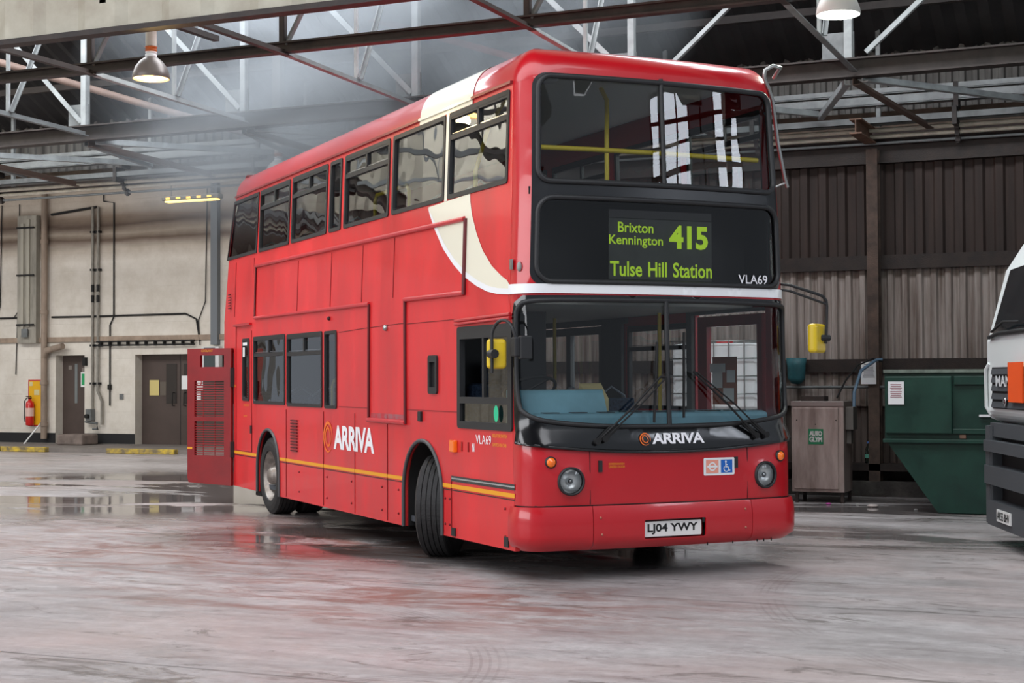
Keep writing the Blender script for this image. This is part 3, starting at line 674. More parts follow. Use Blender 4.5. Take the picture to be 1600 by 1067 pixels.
decal('black_stripe', rect(-1.56, .715, xf(.7), .735), om, BLK, BUS, off=.005, grid=False); decal('black_stripe', rect(-1.56, .747, xf(.7), .762), om, BLK, BUS, off=.005, grid=False)
decal('white_pinstripe', rect(-1.56, .735, xf(.7), .747), om, GREYI, BUS, off=.005, grid=False)
# panel seams
SEAM = pm('panel_seam', (110, 16, 24), .6)
m = MB()
def seam(p, q, w_=.006, off=.003):
    a = Vector(om(p[0], p[1], off)); b = Vector(om(q[0], q[1], off)); m.bar(a, b, w_, .004) if abs(a.z-b.z) < 1e-3 else m.bar(a, b, .004, w_, (0, 1, 0))
for x in (-6.51, -5.12, -4.1, -3.15, -1.56): seam((x, .25), (x, 1.25 if x < -1.6 else .75))
for x in (-8.86+.02, -7.98): seam((x, 2.4 if x < -8 else .7), (x, 3.1))
seam((-4.6, 1.31), (-3.68, 1.31)); seam((-4.6, 2.08), (-3.68, 2.10)); seam((-3.62, 2.10), (-2.70, 2.11)); seam((-2.62, 2.1), (-1.42, 2.1)); seam((-2.62, 1.31), (-1.42, 1.31))
seam((-8.0, .70), (-8.0, 2.2)); seam((-8.74, .70), (-8.74, 2.27)); seam((-8.74, .70), (-8.0, .70)); seam((-1.74, .26), (-1.74, .64))
for x in (-6.1, -4.9, -3.9, -3.0, -1.3): seam((x, 2.36), (x, 2.93), .005)
m.build('panel_seams', SEAM, BUS)
m = MB()
for x in (-6.0, -5.0, -4.2, -3.3, -2.85, -1.70, -1.60, -.45):
    for z in (.34, .56): m.sphere(om(x, z, .004), .011, 8, 5)
m.build('rivets', pm('rivet', (120, 30, 36), .5), BUS)
# raised advert frame
def rail_(pts, mat, r=.02, name='advert_rail'):
    mb_ = MB(); mb_.tube([om(x, z, .012) for x, z in pts], r, 8); mb_.build(name, mat, BUS)
RAILR = pm('advert_rail_red', (196, 36, 46), .35, coat=.3)
rail_([(-7.86, 2.99), (-1.29, 2.945)], RAILR, .022); rail_([(-2.66, 2.325), (-1.26, 2.315)], RAILR, .022); rail_([(-7.83, 2.35), (-3.64, 2.33)], RAILR, .02); rail_([(-3.68, 1.195), (-2.64, 1.19)], RAILR, .024)
DRAIL = pm('advert_rail_dark', (92, 14, 22), .5)
rail_([(-1.265, 2.945), (-1.26, 2.30)], DRAIL, .02); rail_([(-2.655, 2.33), (-2.65, 1.18)], DRAIL, .016); rail_([(-3.65, 2.33), (-3.66, 1.20)], DRAIL, .014); rail_([(-7.84, 2.36), (-7.86, 2.98)], DRAIL, .012)
MB().sphere(om(-3.17, 2.08, .01), .03, 12, 8).build('drain_cap', STEEL, BUS); MB().sphere(om(-4.91, 2.235, .01), .022, 12, 8).build('drain_cap', pm('dark_hole', (60, 20, 22), .6), BUS)
decal('peeled_patch', rect(-3.62, 1.215, -2.68, 1.262), om, pm('peeled_grey_patch', (150, 96, 102), .8, col2=(176, 50, 58), scale=9), BUS, off=.003)
# louvre vent, engine door trim, small fittings
m = MB()
for k in range(11): m.cbox((-6.18, -1.262, .79+k*.034), (.24, .012, .015))
m.build('side_louvre', DRAIL, BUS)
m = MB()
for k in range(6): m.cbox((-9.05, -1.262, 2.52+k*.035), (.10, .01, .014))
m.build('rear_louvre', DRAIL, BUS)
MB().box(-8.78, -1.285, 2.27, -8.0, -1.25, 2.30).build('door_gutter', RED, BUS)
MB().box(-2.31, -1.275, 1.21, -2.24, -1.25, 1.30).build('fuel_flap_catch', RUB, BUS, bevel=.005)
MB().box(-8.02, -1.27, .93, -7.98, -1.25, 1.03).build('door_catch', RUB, BUS)
MB().box(-1.53, -1.29, .965, -1.43, -1.25, 1.07).build('side_indicator', AMB, BUS, bevel=.01)
MB().box(-1.55, -1.262, .25, -1.47, -1.25, .32).build('jacking_plate', RUB, BUS); MB().box(-.46, -1.262, .26, -.38, -1.25, .34).build('jacking_plate', RUB, BUS)
for x, t in ((-1.34, 0), (-1.20, 0)): MB().box(x, -1.256, .98, x+.02, -1.25, 1.06).build('code_plate_holder', pm('code_plate_red', (140, 20, 24), .5), BUS)
text_mesh('fleet_number', 'VLA69', -1.03, -.72, 1.055, 1.13, om, WTXT, BUS, bold=.0, spacing=1.08)
text_mesh('garage_code', 'N', -1.105, -1.06, .985, 1.055, om, WTXT, BUS, bold=.03)
text_mesh('switch_notice', 'ISOLATOR SWITCH', -.69, -.41, 1.118, 1.146, om, YSTR, BUS, bold=.01)
text_mesh('switch_notice', 'SWITCH IN CAB', -.69, -.42, 1.045, 1.073, om, YSTR, BUS, bold=.01)
text_mesh('operator_name', 'ARRIVA', -4.77, -3.52, .865, 1.115, om, WTXT, BUS, bold=.035, spacing=.93)
text_mesh('rear_notice', 'ENGINE STOP', -8.36, -8.10, 1.265, 1.285, om, YSTR, BUS); text_mesh('rear_notice', 'BATTERY', -8.36, -8.20, 1.13, 1.15, om, YSTR, BUS)
text_mesh('rear_notice', 'FUEL', -8.83, -8.72, 1.50, 1.53, om, YSTR, BUS)
for k_ in ((-8.37, 2.02, -8.17, 2.06), (-8.37, 1.88, -8.28, 2.0)): decal('window_label', rect(*k_), om, WHITE, BUS, off=.014)
def swirl(cx, cz, rx, rz, mapf, t):
    mb_ = MB()
    def ring(fx, fz, rx_, rz_, a0, a1, w0, w1, n=40):
        V = []
        for i in range(n+1):
            a = a0+(a1-a0)*i/n; ww = w0+(w1-w0)*sin(pi*i/n)
            V += [mapf(fx+(rx_-ww)*cos(a), fz+(rz_-ww*rz/rx)*sin(a), .005), mapf(fx+rx_*cos(a), fz+rz_*sin(a), .005)]
        mb_.add(V, [(2*i, 2*i+1, 2*i+3, 2*i+2) for i in range(n)])
    ring(cx, cz, rx, rz, -.4, 2*pi-.9, t*.2, t); ring(cx-.05*rx, cz+.05*rz, rx*.55, rz*.62, -.3, pi*1.35, t*.15, t*.8); ring(cx+.12*rx, cz-.1*rz, rx*.5, rz*.55, pi*.9, pi*2.2, t*.1, t*.7)
    return mb_.build('operator_emblem', ORNG, BUS)
swirl(-4.965, .985, .155, .165, om, .035)

# --- nearside wall (seen through the glass)
AFn, ARn = arch(-2.235, 1.04, .235, .475), arch(-7.25, 1.0, .235, .475)
outer_n = [(xrear(.24)+.12, .24)]+ARn+AFn+[(xf(.24), .24), (xf(1.25), 1.25), (xf(2.2), 2.2), (xf(3.1), 3.1), (xf(3.95), 3.95), (xrear(3.95)+.12, 3.95), (xrear(3.15)+.12, 3.15), (xrear(2.35)+.12, 2.35)]
LWN = [rrect(-6.6, 1.29, -5.4, 2.11, .03, 3), rrect(-8.3, 1.29, -6.8, 2.11, .03, 3), rrect(-2.95, 1.29, -1.72, 2.11, .03, 3)]
DOORF = rect(-1.62, .33, -.47, 2.17); DOORM = rect(-5.0, .33, -3.4, 2.15)
sheet('nearside_panel', outer_n, UWO+LWN+[DOORF, DOORM], nm, RED, BUS, step=.25, thick=.04)
for i, l in enumerate(UWO): window('upper_window', l, nm, opener=i in (1, 2, 4, 6), inset=.04)
for l in LWN: window('lower_window', l, nm, opener=True)
dr = sheet('entrance_door', rect(-1.55, .34, -.50, 2.15), [rect(-1.395, .5, -.575, 2.055)], lambda u, v, o: nm(u, v, -.01+o), DEEP, BUS, step=.3, thick=.05, grid=False, smooth=False)
decal('door_glass', rect(-1.40, .49, -.57, 2.06), nm, glass('door_glass', (.92, .94, .94), 1.3), dr, off=-.03)
text_mesh('door_notice', 'PLEASE PAY DRIVER', -1.36, -1.32, 1.25, 1.9, lambda u, v, o: nm(-1.345+(v-1.6)*0+(-(u+1.34)), v, -.05), BLKM, dr) if False else None
m = MB()
for x0, z0, x1, z1 in ((-1.30, 1.50, -1.13, 1.68), (-1.06, 1.55, -.92, 1.66), (-1.12, 1.38, -.94, 1.5), (-1.34, 1.64, -1.08, 1.72)):
    m.add([nm(x0, z0, -.06), nm(x1, z0, -.06), nm(x1, z1, -.06), nm(x0, z1, -.06)], [(0, 1, 2, 3)])
m.build('paper_notice', WHITE, dr)
m = MB(); m.add([nm(-1.31, 1.35, -.052), nm(-.9, 1.35, -.052), nm(-.9, 1.78, -.052), nm(-1.31, 1.78, -.052)], [(0, 1, 2, 3)]); m.build('brown_notice_board', pm('brown_board', (170, 110, 90), .8), dr)
md_ = sheet('exit_door', rect(-4.98, .34, -3.42, 2.13), [rect(-4.9, .5, -4.25, 2.05), rect(-4.15, .5, -3.5, 2.05)], lambda u, v, o: nm(u, v, -.01+o), pm('door_frame_grey', (90, 92, 94), .5), BUS, step=.4, thick=.05, grid=False, smooth=False)
decal('door_glass', rect(-4.92, .48, -3.48, 2.07), nm, GLF, md_, off=-.03)

# --- rear wall
m = MB(); V = []; zs = [.24, .8, 1.6, 2.35, 2.75, 3.15, 3.55, 3.95]
def rear_ring(z):
    xr = xrear(z); h_ = hw(z); P = []
    for k in range(7): a = -pi/2-pi/2*k/6; P.append((xr+.12+.12*cos(a), -h_+.12+.12*sin(a), z))
    for k in range(7): a = pi-pi/2*k/6; P.append((xr+.12+.12*cos(a), h_*1.008+.01-.12+.12*sin(a), z))
    return P
RR = [rear_ring(z) for z in zs]; n = len(RR[0])
m.add([p for R in RR for p in R], [(j*n+i, j*n+i+1, (j+1)*n+i+1, (j+1)*n+i) for j in range(len(zs)-1) for i in range(n-1)], True); m.build('rear_panel', RED, BUS)
# --- roof: cove and dome
def zr0(a):
    q = min(1, max(0, (abs(a)-.85)/.45)); q = q*q*(3-2*q); return 4.06+(3.945-4.06)*q
def ring_roof(t):
    d = .24*(1-cos(t)); P = []; top = 4.245
    def zz(z0): return z0+(top-z0)*sin(t)
    N1 = 44
    for i in range(N1+1):
        a = -A_-.02+(2*A_+.04)*i/N1; z0 = zr0(a); x, y, nx, ny = plan(a); k = hw(3.95)/1.25
        P.append((x-lean(z0)-nx*d*1.1, y*k*1.008+.01-ny*d, zz(z0)))
    for x in (-1.2, -1.205, -2.0, -2.42, -2.425, -4, -6, -8): P.append((x, hw(3.95)*1.008+.01-d, zz(3.945)))
    h_ = hw(3.95); xr = xrear(3.95)
    for k in range(7): a = pi/2+pi/2*k/6; P.append((xr+.12+(.12)*cos(a)+d*.8*(-cos(a)), h_+.0-.12+(.12-d*1.0)*sin(a) if True else 0, zz(3.945)))
    for k in range(7): a = pi+pi/2*k/6; P.append((xr+.12+.12*cos(a)-d*.8*cos(a), -h_+.12+(.12-d)*sin(a), zz(3.945)))
    for x in (-8, -6, -4, -2.425, -2.42, -2.0, -1.205, -1.2): P.append((x, -h_+d, zz(3.945)))
    return P
RN = [ring_roof(pi/2*k/9) for k in range(10)]
m = MB(); n = len(RN[0]); V = [p for R in RN for p in R]; F = [(j*n+i, j*n+(i+1) % n, (j+1)*n+(i+1) % n, (j+1)*n+i) for j in range(9) for i in range(n)]
m.add(V, F, True)
# crown of the roof: a gently cambered cap between matching points
last = RN[-1]; cen = [(-.45, 0, 4.285), (-9.0, 0, 4.27)]
def near(p): x = max(-8.6, min(-.75, p[0])); return (x, p[1]*.0, 4.28)
base_i = len(m.v); m.v += [near(p) for p in last]
for i in range(n): m.f.append(((9*n)+i, (9*n)+(i+1) % n, base_i+(i+1) % n, base_i+i)); m.sm.append(True)
roof = m.build('roof', RED, BUS)
# cream band over the cove, built on the same curve
m = MB(); V = []
xs_ = (-2.42, -1.205)
pr = [(-hw(3.95)*1.0+.24*(1-cos(pi/2*k/9))-.005*cos(pi/2*k/9), 3.945+(4.245-3.945)*sin(pi/2*k/9)+.005*sin(pi/2*k/9)) for k in range(10)]+[(0, 4.286)]
for y, z in pr: V += [(xs_[0], y, z), (xs_[1], y, z)]
m.add(V, [(2*i, 2*i+1, 2*i+3, 2*i+2) for i in range(len(pr)-1)], True); m.build('cream_roof_band', CREAM, BUS)
# cant rail gutter
MB().bar((-8.95, -1.20, 3.955), (-2.42, -1.20, 3.955), .03, .022).bar((-1.2, -1.20, 3.955), (xf(3.95)-.0, -1.20, 3.955), .03, .022).build('roof_gutter', DEEP, BUS)
MB().bar((-2.42, -1.20, 3.955), (-1.2, -1.20, 3.955), .03, .022).build('cream_gutter', CREAM, BUS)
MB().box(-.95, .10, 4.27, -.65, .36, 4.30).build('roof_hatch', WHITE, BUS, bevel=.01)

# --- nose
def ztop(a): return zr0(a)
bot = [(-A_-.03, .60), (A_+.03, .60)]
topl = [(A_+.03-(2*A_+.06)*i/36, 0) for i in range(37)]; topl = [(a, ztop(a)+.004) for a, _ in topl]
bl = lambda a: .995+.062*(a/1.1)**2
def bandlow(n=24, x=1.315): return [(-x+2*x*i/n, bl(-x+2*x*i/n)) for i in range(n+1)]
def uphole(x0, z0, x1, z1, r, cam_=.03): return rrect(x0, z0, x1, z1, r, 6, dz=lambda x, z: -cam_*x*x if z > (z0+z1)/2 else 0)
def chaikin(P, n=2):
    for _ in range(n):
        Q = []
        for i in range(len(P)):
            a = P[i]; b = P[(i+1) % len(P)]; Q += [(a[0]*.75+b[0]*.25, a[1]*.75+b[1]*.25), (a[0]*.25+b[0]*.75, a[1]*.25+b[1]*.75)]
        P = Q
    return P
H_low = bandlow()+[(1.325, 1.25), (1.325, 2.10), (1.30, 2.19), (1.22, 2.243), (.6, 2.250), (0, 2.253), (-.6, 2.250), (-1.22, 2.243), (-1.30, 2.19), (-1.325, 2.10), (-1.325, 1.25)]
H_up = uphole(-1.165, 2.322, 1.185, 4.045, .11)
HEADS = ((-.885, .79), (.895, .79))
def pod(a, z):
    s = 0
    for hx, hz in HEADS:
        d = math.hypot((a-hx)/.20, (z-hz)/.155); s += .035*max(0, 1-d**2)
        d2 = math.hypot((a-hx*1.18)/.11, (z-.94)/.08); s += .02*max(0, 1-d2**2)
    return s
def fpod(a, z, off=0): return fm_(a, z, off+pod(a, z))
for_lamps = [[(hx+.105*cos(t*pi/12), hz+.105*sin(t*pi/12)) for t in range(24)] for hx, hz in HEADS]
sheet('front_panel', bot+topl, [H_low, H_up]+for_lamps, fpod, RED, BUS, step=.07, thick=.02)
# white band across the nose
decal('white_band', [(-A_-.01, 2.256), (-1.0, 2.262), (0, 2.262), (1.0, 2.262), (A_, 2.256), (A_, 2.332), (1.0, 2.334), (0, 2.336), (-1.0, 2.334), (-A_-.01, 2.334)], fm_, WHITE, BUS, off=.009, step=.04)
# windscreen surround and glass
def wsl(d):
    P = []
    for i in range(25):
        a = (-1.20+2.40*i/24); P.append((a*(1-d*.2), 1.205+.045*(abs(a)/1.0)**3+d+(.02 if abs(a) > 1.15 else 0)))
    P += [(1.285-d, 1.38), (1.285-d, 2.08), (1.262-d, 2.15), (1.20-d, 2.205-d), (.6, 2.213-d), (0, 2.216-d), (-.6, 2.213-d), (-1.20+d, 2.205-d), (-1.262+d, 2.15), (-1.285+d, 2.08), (-1.285+d, 1.38)]
    return chaikin(P)
lip = lambda z: .028*max(0, 1-((z-1.07)/.075)**2)
ws = sheet('windscreen_surround', H_low, [wsl(0)], lambda a, z, o: fm_(a, z, .006+o+(lip(z) if z < 1.15 else 0)), BLK, BUS, step=.06, thick=.03)
decal('windscreen_glass', wsl(-.02), fm_, GLF, ws, off=-.008, step=.09)
frame_loop('windscreen_rubber', wsl(.0), fm_, RUB, ws, .02, .008)
m = MB(); m.tube([fm_(0, z, .008) for z in (1.2, 1.6, 2.0, 2.22)], .021, 8); m.build('centre_bar', RUB, ws)
# lower lip highlight strip of the black band
m = MB(); m.tube([fm_(a, bl(a)+.008, .02) for a in [-1.31+2.62*i/30 for i in range(31)]], .014, 8); m.build('lower_lip', BLK, ws)
# upper surround with two openings
H_w = uphole(-1.115, 3.145, 1.135, 4.02, .10); H_d = rrect(-1.115, 2.352, 1.145, 3.02, .13, 6)
us = sheet('upper_surround', H_up, [H_w, H_d], lambda a, z, o: fm_(a, z, .004+o), pm('black_panel', (26, 28, 31), .28), BUS, step=.08, thick=.03)
decal('upper_front_glass', uphole(-1.12, 3.14, 1.14, 4.025, .10), fm_, GLF, us, off=-.006, step=.1)
frame_loop('upper_rubber', H_w, fm_, RUB, us, .024, .008)
m = MB(); m.tube([fm_(0.0, z, .008) for z in (3.14, 3.6, 4.02)], .02, 8); m.build('centre_bar', RUB, us)
ds = decal('destination_glass', rrect(-1.12, 2.37, 1.15, 3.025, .13, 6), fm_, GLD, BUS, off=-.006, step=.1)
frame_loop('destination_rubber', H_d, fm_, RUB, ds, .021, .008)
MB().box(-.62, -1.10, 2.30, -.60, 1.10, 3.08).box(-.62, -1.11, 2.30, -.24, -1.10, 3.08).box(-.62, 1.11, 2.30, -.26, 1.13, 3.08).box(-.62, -1.1, 3.07, -.22, 1.1, 3.09).build('display_box', pm('display_box_black', (12, 12, 13), .6), ds)
bm_ = lambda a, z, o=0: (-.135+o, a+.03, z+.012)
bd = sheet('roller_blind', rect(-.508, 2.372, .452, 2.86), [], bm_, pm('blind_grey', (74, 78, 78), .55, var=.12, scale=6), BUS, step=.5, thick=.01, grid=False, smooth=False)
sheet('blind_top_strip', rect(-.508, 2.865, .452, 2.93), [], bm_, pm('blind_strip', (60, 60, 62), .6), bd, step=.5, thick=.01, grid=False, smooth=False)
LIME = pm('lime_blind_lettering', (188, 226, 50), .6, emit=(188, 230, 50), estr=.35)
text_mesh('blind_lettering', 'Brixton', -.425, -.10, 2.748, 2.832, bm_, LIME, bd, bold=.012)
text_mesh('blind_lettering', 'Kennington', -.508, -.012, 2.628, 2.727, bm_, LIME, bd, bold=.012)
text_mesh('route_number', '415', .047, .415, 2.628, 2.822, bm_, LIME, bd, bold=.035, spacing=.95)
text_mesh('blind_lettering', 'Tulse Hill Station', -.50, .452, 2.395, 2.518, bm_, LIME, bd, bold=.018, word=1.3)
text_mesh('fleet_number', 'VLA69', .715, 1.02, 2.372, 2.447, fm_, WTXT, BUS, bold=.01, off=.002)
text_mesh('operator_name', 'ARRIVA', -.185, .295, 1.066, 1.152, lambda a, z, o: fm_(a, z, .03+o), WTXT, BUS, bold=.03, spacing=.93)
swirl(-.247, 1.107, .048, .05, lambda a, z, o: fm_(a, z, .032+o), .011)
# seams, bonnet panel, catches
m = MB()
def fl(pts, r=.004, off=.003): m.tube([fpod(a, z, off) for a, z in pts], r, 6)
fl([(-.717, .605), (-.717, bl(.717))]); fl([(.73, .60), (.73, bl(.73))])
m.build('bonnet_seam', pm('dark_seam', (50, 10, 14), .7), BUS)
for a in (-.627, .628): MB().box(-.045-.0, a-.016, .855, -.012, a+.016, .945).build('bonnet_catch', RUB, BUS)
text_mesh('screenwash_notice', 'SCREENWASH\nUNDER DOOR', -.56, -.42, .885, .925, fm_, YSTR, BUS)
# sticker with roundel and wheelchair sign
st = decal('access_sticker', rrect(.296, .80, .597, .942, .01, 2), fm_, WHITE, BUS, off=.004)
decal('pink_square', rect(.318, .818, .438, .925), fm_, pm('sticker_pink', (238, 160, 140), .5), st, off=.006)
decal('blue_square', rect(.462, .818, .575, .925), fm_, pm('sticker_blue', (20, 100, 190), .5), st, off=.006)
m = MB()
def arcs(cx, cz, r, w_, a0, a1, n=24):
    V = []
    for i in range(n+1): a = a0+(a1-a0)*i/n; V += [fm_(cx+(r-w_)*cos(a), cz+(r-w_)*sin(a), .008), fm_(cx+r*cos(a), cz+r*sin(a), .008)]
    m.add(V, [(2*i, 2*i+1, 2*i+3, 2*i+2) for i in range(n)])
def rc(x0, z0, x1, z1): m.add([fm_(x0, z0, .0085), fm_(x1, z0, .0085), fm_(x1, z1, .0085), fm_(x0, z1, .0085)], [(0, 1, 2, 3)])
arcs(.378, .871, .036, .011, 0, 2*pi); rc(.328, .863, .428, .879); m.build('roundel_symbol', WHITE, st); m = MB()
arcs(.514, .852, .028, .007, pi*.75, pi*2.1); arcs(.509, .908, .009, .009, 0, 2*pi, 12); rc(.504, .865, .513, .9); rc(.504, .862, .532, .869); rc(.504, .880, .526, .886)
m.add([fm_(.526, .869, .0085), fm_(.533, .869, .0085), fm_(.546, .838, .0085), fm_(.539, .836, .0085)], [(0, 1, 2, 3)]); rc(.54, .834, .553, .841)
m.build('wheelchair_symbol', WHITE, st)
# bumper
def boff(z): return .012+.038*max(0, 1-abs((z-.43)/.19)**3.2) - (.05*max(0, (.30-z)/.05)**2 if z < .30 else 0)
def bump(a, z, off=0):
    return fm_(a, z, off+boff(z)*(1-.0*abs(a)))
for i, (a0, a1) in enumerate(((-A_-.03, -.713), (-.707, .737), (.743, A_+.03))):
    holes = [rrect(-.272, .320, .285, .470, .012, 3)] if i == 1 else []
    bp_ = sheet('bumper_section', rect(a0, .245, a1, .592), holes, bump, RED, BUS, step=.035, thick=.015)
    if i == 1:
        MB().box(-.05, -.29, .31, -.02, .305, .48).build('plate_recess', DEEP, bp_)
        pl = sheet('number_plate', rrect(-.262, .332, .268, .452, .008, 3), [], lambda a, z, o: (.022+o, a, z), pm('plate_white', (232, 232, 230), .35), BUS, step=.6, thick=.012, grid=False, smooth=False)
        text_mesh('registration', 'LJ04 YWY', -.23, .235, .350, .434, lambda a, z, o: (.024, a, z), BLKM, pl, bold=.03)
MB().tube([fm_(a, .597, -.01) for a in [-A_+.02+(2*A_-.04)*i/30 for i in range(31)]], .012, 6).build('bumper_gap', BLKM, BUS)
m = MB()
for a, z in ((-.64, .37), (-.65, .50), (.67, .37), (.67, .52)): m.sphere(bump(a, z, .002), .010, 8, 5)
m.build('bumper_screws', pm('screw', (170, 110, 90), .5), BUS)
# lamps
for i, (hx, hz) in enumerate(HEADS):
    c = Vector(fpod(hx, hz, 0)); x, y, nx, ny = plan(hx); q = Vector((nx, ny, .02)).to_track_quat('Z', 'Y').to_matrix().to_4x4(); q.translation = c
    hl = MB().lathe([(.112, -.05), (.112, .006), (.104, .014), (.094, .008), (.092, -.02)], 36, q).build('headlamp', RUB, BUS)
    MB().lathe([(.092, -.02), (.07, -.045), (.03, -.062), (.001, -.064)], 36, q).build('reflector', pm('reflector', (236, 238, 238), .3, .5), hl)
    MB().lathe([(.095, .0), (.06, .014), (.001, .02)], 36, q).build('lens', glass('lamp_lens', (.88, .9, .9), 1.5, .05, wave=1.0), hl)
    MB().lathe([(.022, -.05), (.022, -.02), (.001, -.012)], 20, q).build('bulb_shield', CHR, hl)
    ax = -1.046 if i == 0 else 1.06; az = .94
    c = Vector(fpod(ax, az, 0)); x, y, nx, ny = plan(ax); q = Vector((nx, ny, 0)).to_track_quat('Z', 'Y').to_matrix().to_4x4(); q.translation = c
    il = MB().lathe([(.046, -.02), (.046, .008), (.038, .012)], 28, q).build('front_indicator', RUB, BUS)
    MB().lathe([(.038, .006), (.03, .018), (.001, .024)], 28, q).build('amber_lens', AMB, il)
# small front details
MB().box(-.33-.0, -1.262, 2.45, -.29, -1.25, 2.53).build('side_lamp_bracket', STEEL, BUS)
for a in (-1.25,): MB().sphere(fm_(a, 2.47, .006), .02, 10, 6, (1, 1, 2)).build('marker_lamp', GREYI, BUS)
# wipers
def wiper(pa, pb, blade, nm__):
    m = MB(); 
    f = lambda p, o: Vector(fm_(p[0], p[1], o))
    m.tube([f(pa[0], .05), f(((pa[0][0]+pb[0][0])/2, (pa[0][1]+pb[0][1])/2), .09), f(pb[0], .05)], .009, 8)
    m.tube([f(pa[1], .05), f(((pa[1][0]+pb[1][0])/2, (pa[1][1]+pb[1][1])/2), .09), f(pb[1], .05)], .007, 8)
    for p, q_ in zip(pa, pb):
        a = f(p, .05); b = f((p[0]+(q_[0]-p[0])*.22, p[1]+(q_[1]-p[1])*.22), .06); m.bar(a, b, .035, .02, (1, 0, 0))
        m.cyl(f(p, 0), f(p, .07), .026, 12)
    o = m.build('wiper', BLKM, BUS)
    m = MB(); m.tube([f(blade[0], .03), f(((blade[0][0]+blade[1][0])/2, (blade[0][1]+blade[1][1])/2), .035), f(blade[1], .03)], .009, 6); m.bar(f(blade[0], .018), f(blade[1], .018), .006, .02, (1, 0, 0)); m.cyl(f(pb[0], .05), f(pb[1], .05), .01, 8); m.build('blade', BLKM, o)
wiper([(-.665, 1.095), (-.60, 1.115)], [(-.09, 1.60), (-.04, 1.595)], ((-.10, 1.88), (-.145, 1.235)), '')
wiper([(.80, 1.115), (.90, 1.12)], [(.215, 1.64), (.265, 1.625)], ((.15, 1.96), (.13, 1.27)), '')
# mirrors
def mirror_head(o, c, w_, h_, d_, nrm):
    q = Vector(nrm).to_track_quat('X', 'Z').to_matrix().to_4x4(); q.translation = Vector(c)
    MB().cbox((0, 0, 0), (d_, w_, h_), q).build('mirror_back', pm('mirror_yellow', (222, 190, 30), .35, coat=.3), o, bevel=.03, seg=4)
    q2 = q.copy(); q2.translation = Vector(c)-q.to_3x3()@Vector((d_/2-.001, 0, 0))
    MB().cbox((0, 0, 0), (.006, w_*.8, h_*.84), q2).build('mirror_glass', CHR, o)
ya = -1.43
m = MB(); pts = [(-.30, ya, 1.635), (-.30, ya, 1.93)]
for k in range(9): a = pi-pi*k/8*.92; pts.append((-.175+.125*cos(a), ya+.07*k/8, 1.94+.105*sin(a)))
pts.append((-.05, -1.33, 1.88)); m.tube(pts, .013, 10)
ma = m.build('offside_mirror_arm', RUB, BUS)
MB().box(-.10, -1.36, 1.76, -.02, -1.30, 1.91).box(-.06, -1.32, 1.74, .0+.0, -1.22, 1.92).build('arm_bracket', RUB, ma, bevel=.01)
MB().cyl((-.24, ya-.0, 1.785), (-.33, ya, 1.785), .035, 12).build('clamp', RUB, ma)
mirror_head(ma, (-.345, ya+.01, 1.785), .30, .235, .06, (1, -.35, 0)) if False else mirror_head(ma, (-.325, ya+.05, 1.785), .155, .235, .06, (1, -.35, 0))
m = MB(); xx = -.2
m.tube([(-.30, 1.22, 2.395), (xx, 1.30, 2.375), (xx, 1.58, 2.305), (xx, 1.64, 2.285), (xx, 1.672, 2.25), (xx, 1.678, 2.2), (xx, 1.665, 1.88)], .013, 10)
m.tube([(-.30, 1.22, 2.345), (xx, 1.30, 2.325), (xx, 1.672, 2.22)], .011, 10)
mc = m.build('nearside_mirror_arm', RUB, BUS)
MB().cyl((xx, 1.60, 1.93), (xx, 1.70, 1.93), .028, 12).build('clamp', RUB, mc)
mirror_head(mc, (xx-.02, 1.585, 1.925), .26, .25, .085, (.80, .55, 0))
# tree guard tubes
m = MB()
m.tube([(-.32, 1.235, 4.16), (-.20, 1.22, 4.225), (-.16, 1.12, 4.225), (-.2, 1.065, 4.19), (-.22, 1.07, 4.13), (-.24, 1.13, 4.04), (-.26, 1.18, 3.95), (-.27, 1.235, 3.6), (-.28, 1.31, 3.3), (-.29, 1.345, 3.22)], .017, 10)
m.tube([(-.50, 1.24, 4.17), (-.42, 1.16, 4.15), (-.36, 1.15, 4.05), (-.32, 1.18, 3.95), (-.30, 1.19, 3.88), (-.32, 1.14, 3.84)], .015, 10)
m.tube([(-.28, 1.33, 3.26), (-.3, 1.21, 3.21)], .008, 8)
m.build('tree_guard', STEEL, BUS)

# --- interior
FLR = pm('interior_floor', (70, 74, 80), .7)
MB().box(-9.2, -1.18, .28, -.45, 1.18, .33).build('lower_floor', FLR, BUS)
MB().box(-9.2, -1.2, 2.20, -.62, 1.2, 2.26).build('upper_floor', pm('lower_ceiling_grey', (156, 156, 150), .6), BUS)
MB().box(-9.0, -1.1, 4.12, -.65, 1.1, 4.14).build('ceiling_lining', pm('ceiling_lining_cream', (228, 230, 224), .6), BUS)
MB().box(-9.0, -1.21, 2.26, -.6, -1.17, 3.1).box(-9.0, 1.18, 2.26, -.6, 1.22, 3.1).box(-9.2, -1.22, .33, -7.9, -1.19, 1.28).box(-6.6, -1.22, .33, -2.8, -1.19, 1.25).box(-4.62, -1.215, 1.25, -1.45, -1.19, 2.2).build('wall_lining', GREYI, BUS)
MB().box(-3.40, 1.19, .33, -2.98, 1.225, 2.2).box(-1.72, 1.19, .33, -1.63, 1.225, 2.2).box(-2.98, 1.19, .33, -1.70, 1.225, 1.27).box(-9.2, 1.19, .33, -5.02, 1.225, 1.27).box(-5.38, 1.19, 1.2, -5.02, 1.225, 2.2).box(-1.62, 1.19, 2.17, -.47, 1.225, 2.2).box(-5.1, 1.19, 2.14, -2.9, 1.225, 2.2).build('nearside_lining', pm('lining_dark', (88, 92, 92), .6), BUS)
MB().box(-.62, -1.15, 3.04, -.2, 1.15, 3.10).build('front_shelf', BLKM, BUS)
MB().box(-9.2, -1.15, .33, -8.7, 1.15, 2.1).build('engine_bulkhead', BLKM, BUS)
MB().box(-9.28, -1.2, .45, -8.9, -.5, 1.95).build('engine_bay', pm('engine_grime', (40, 34, 32), .8, var=.4, scale=8), BUS)
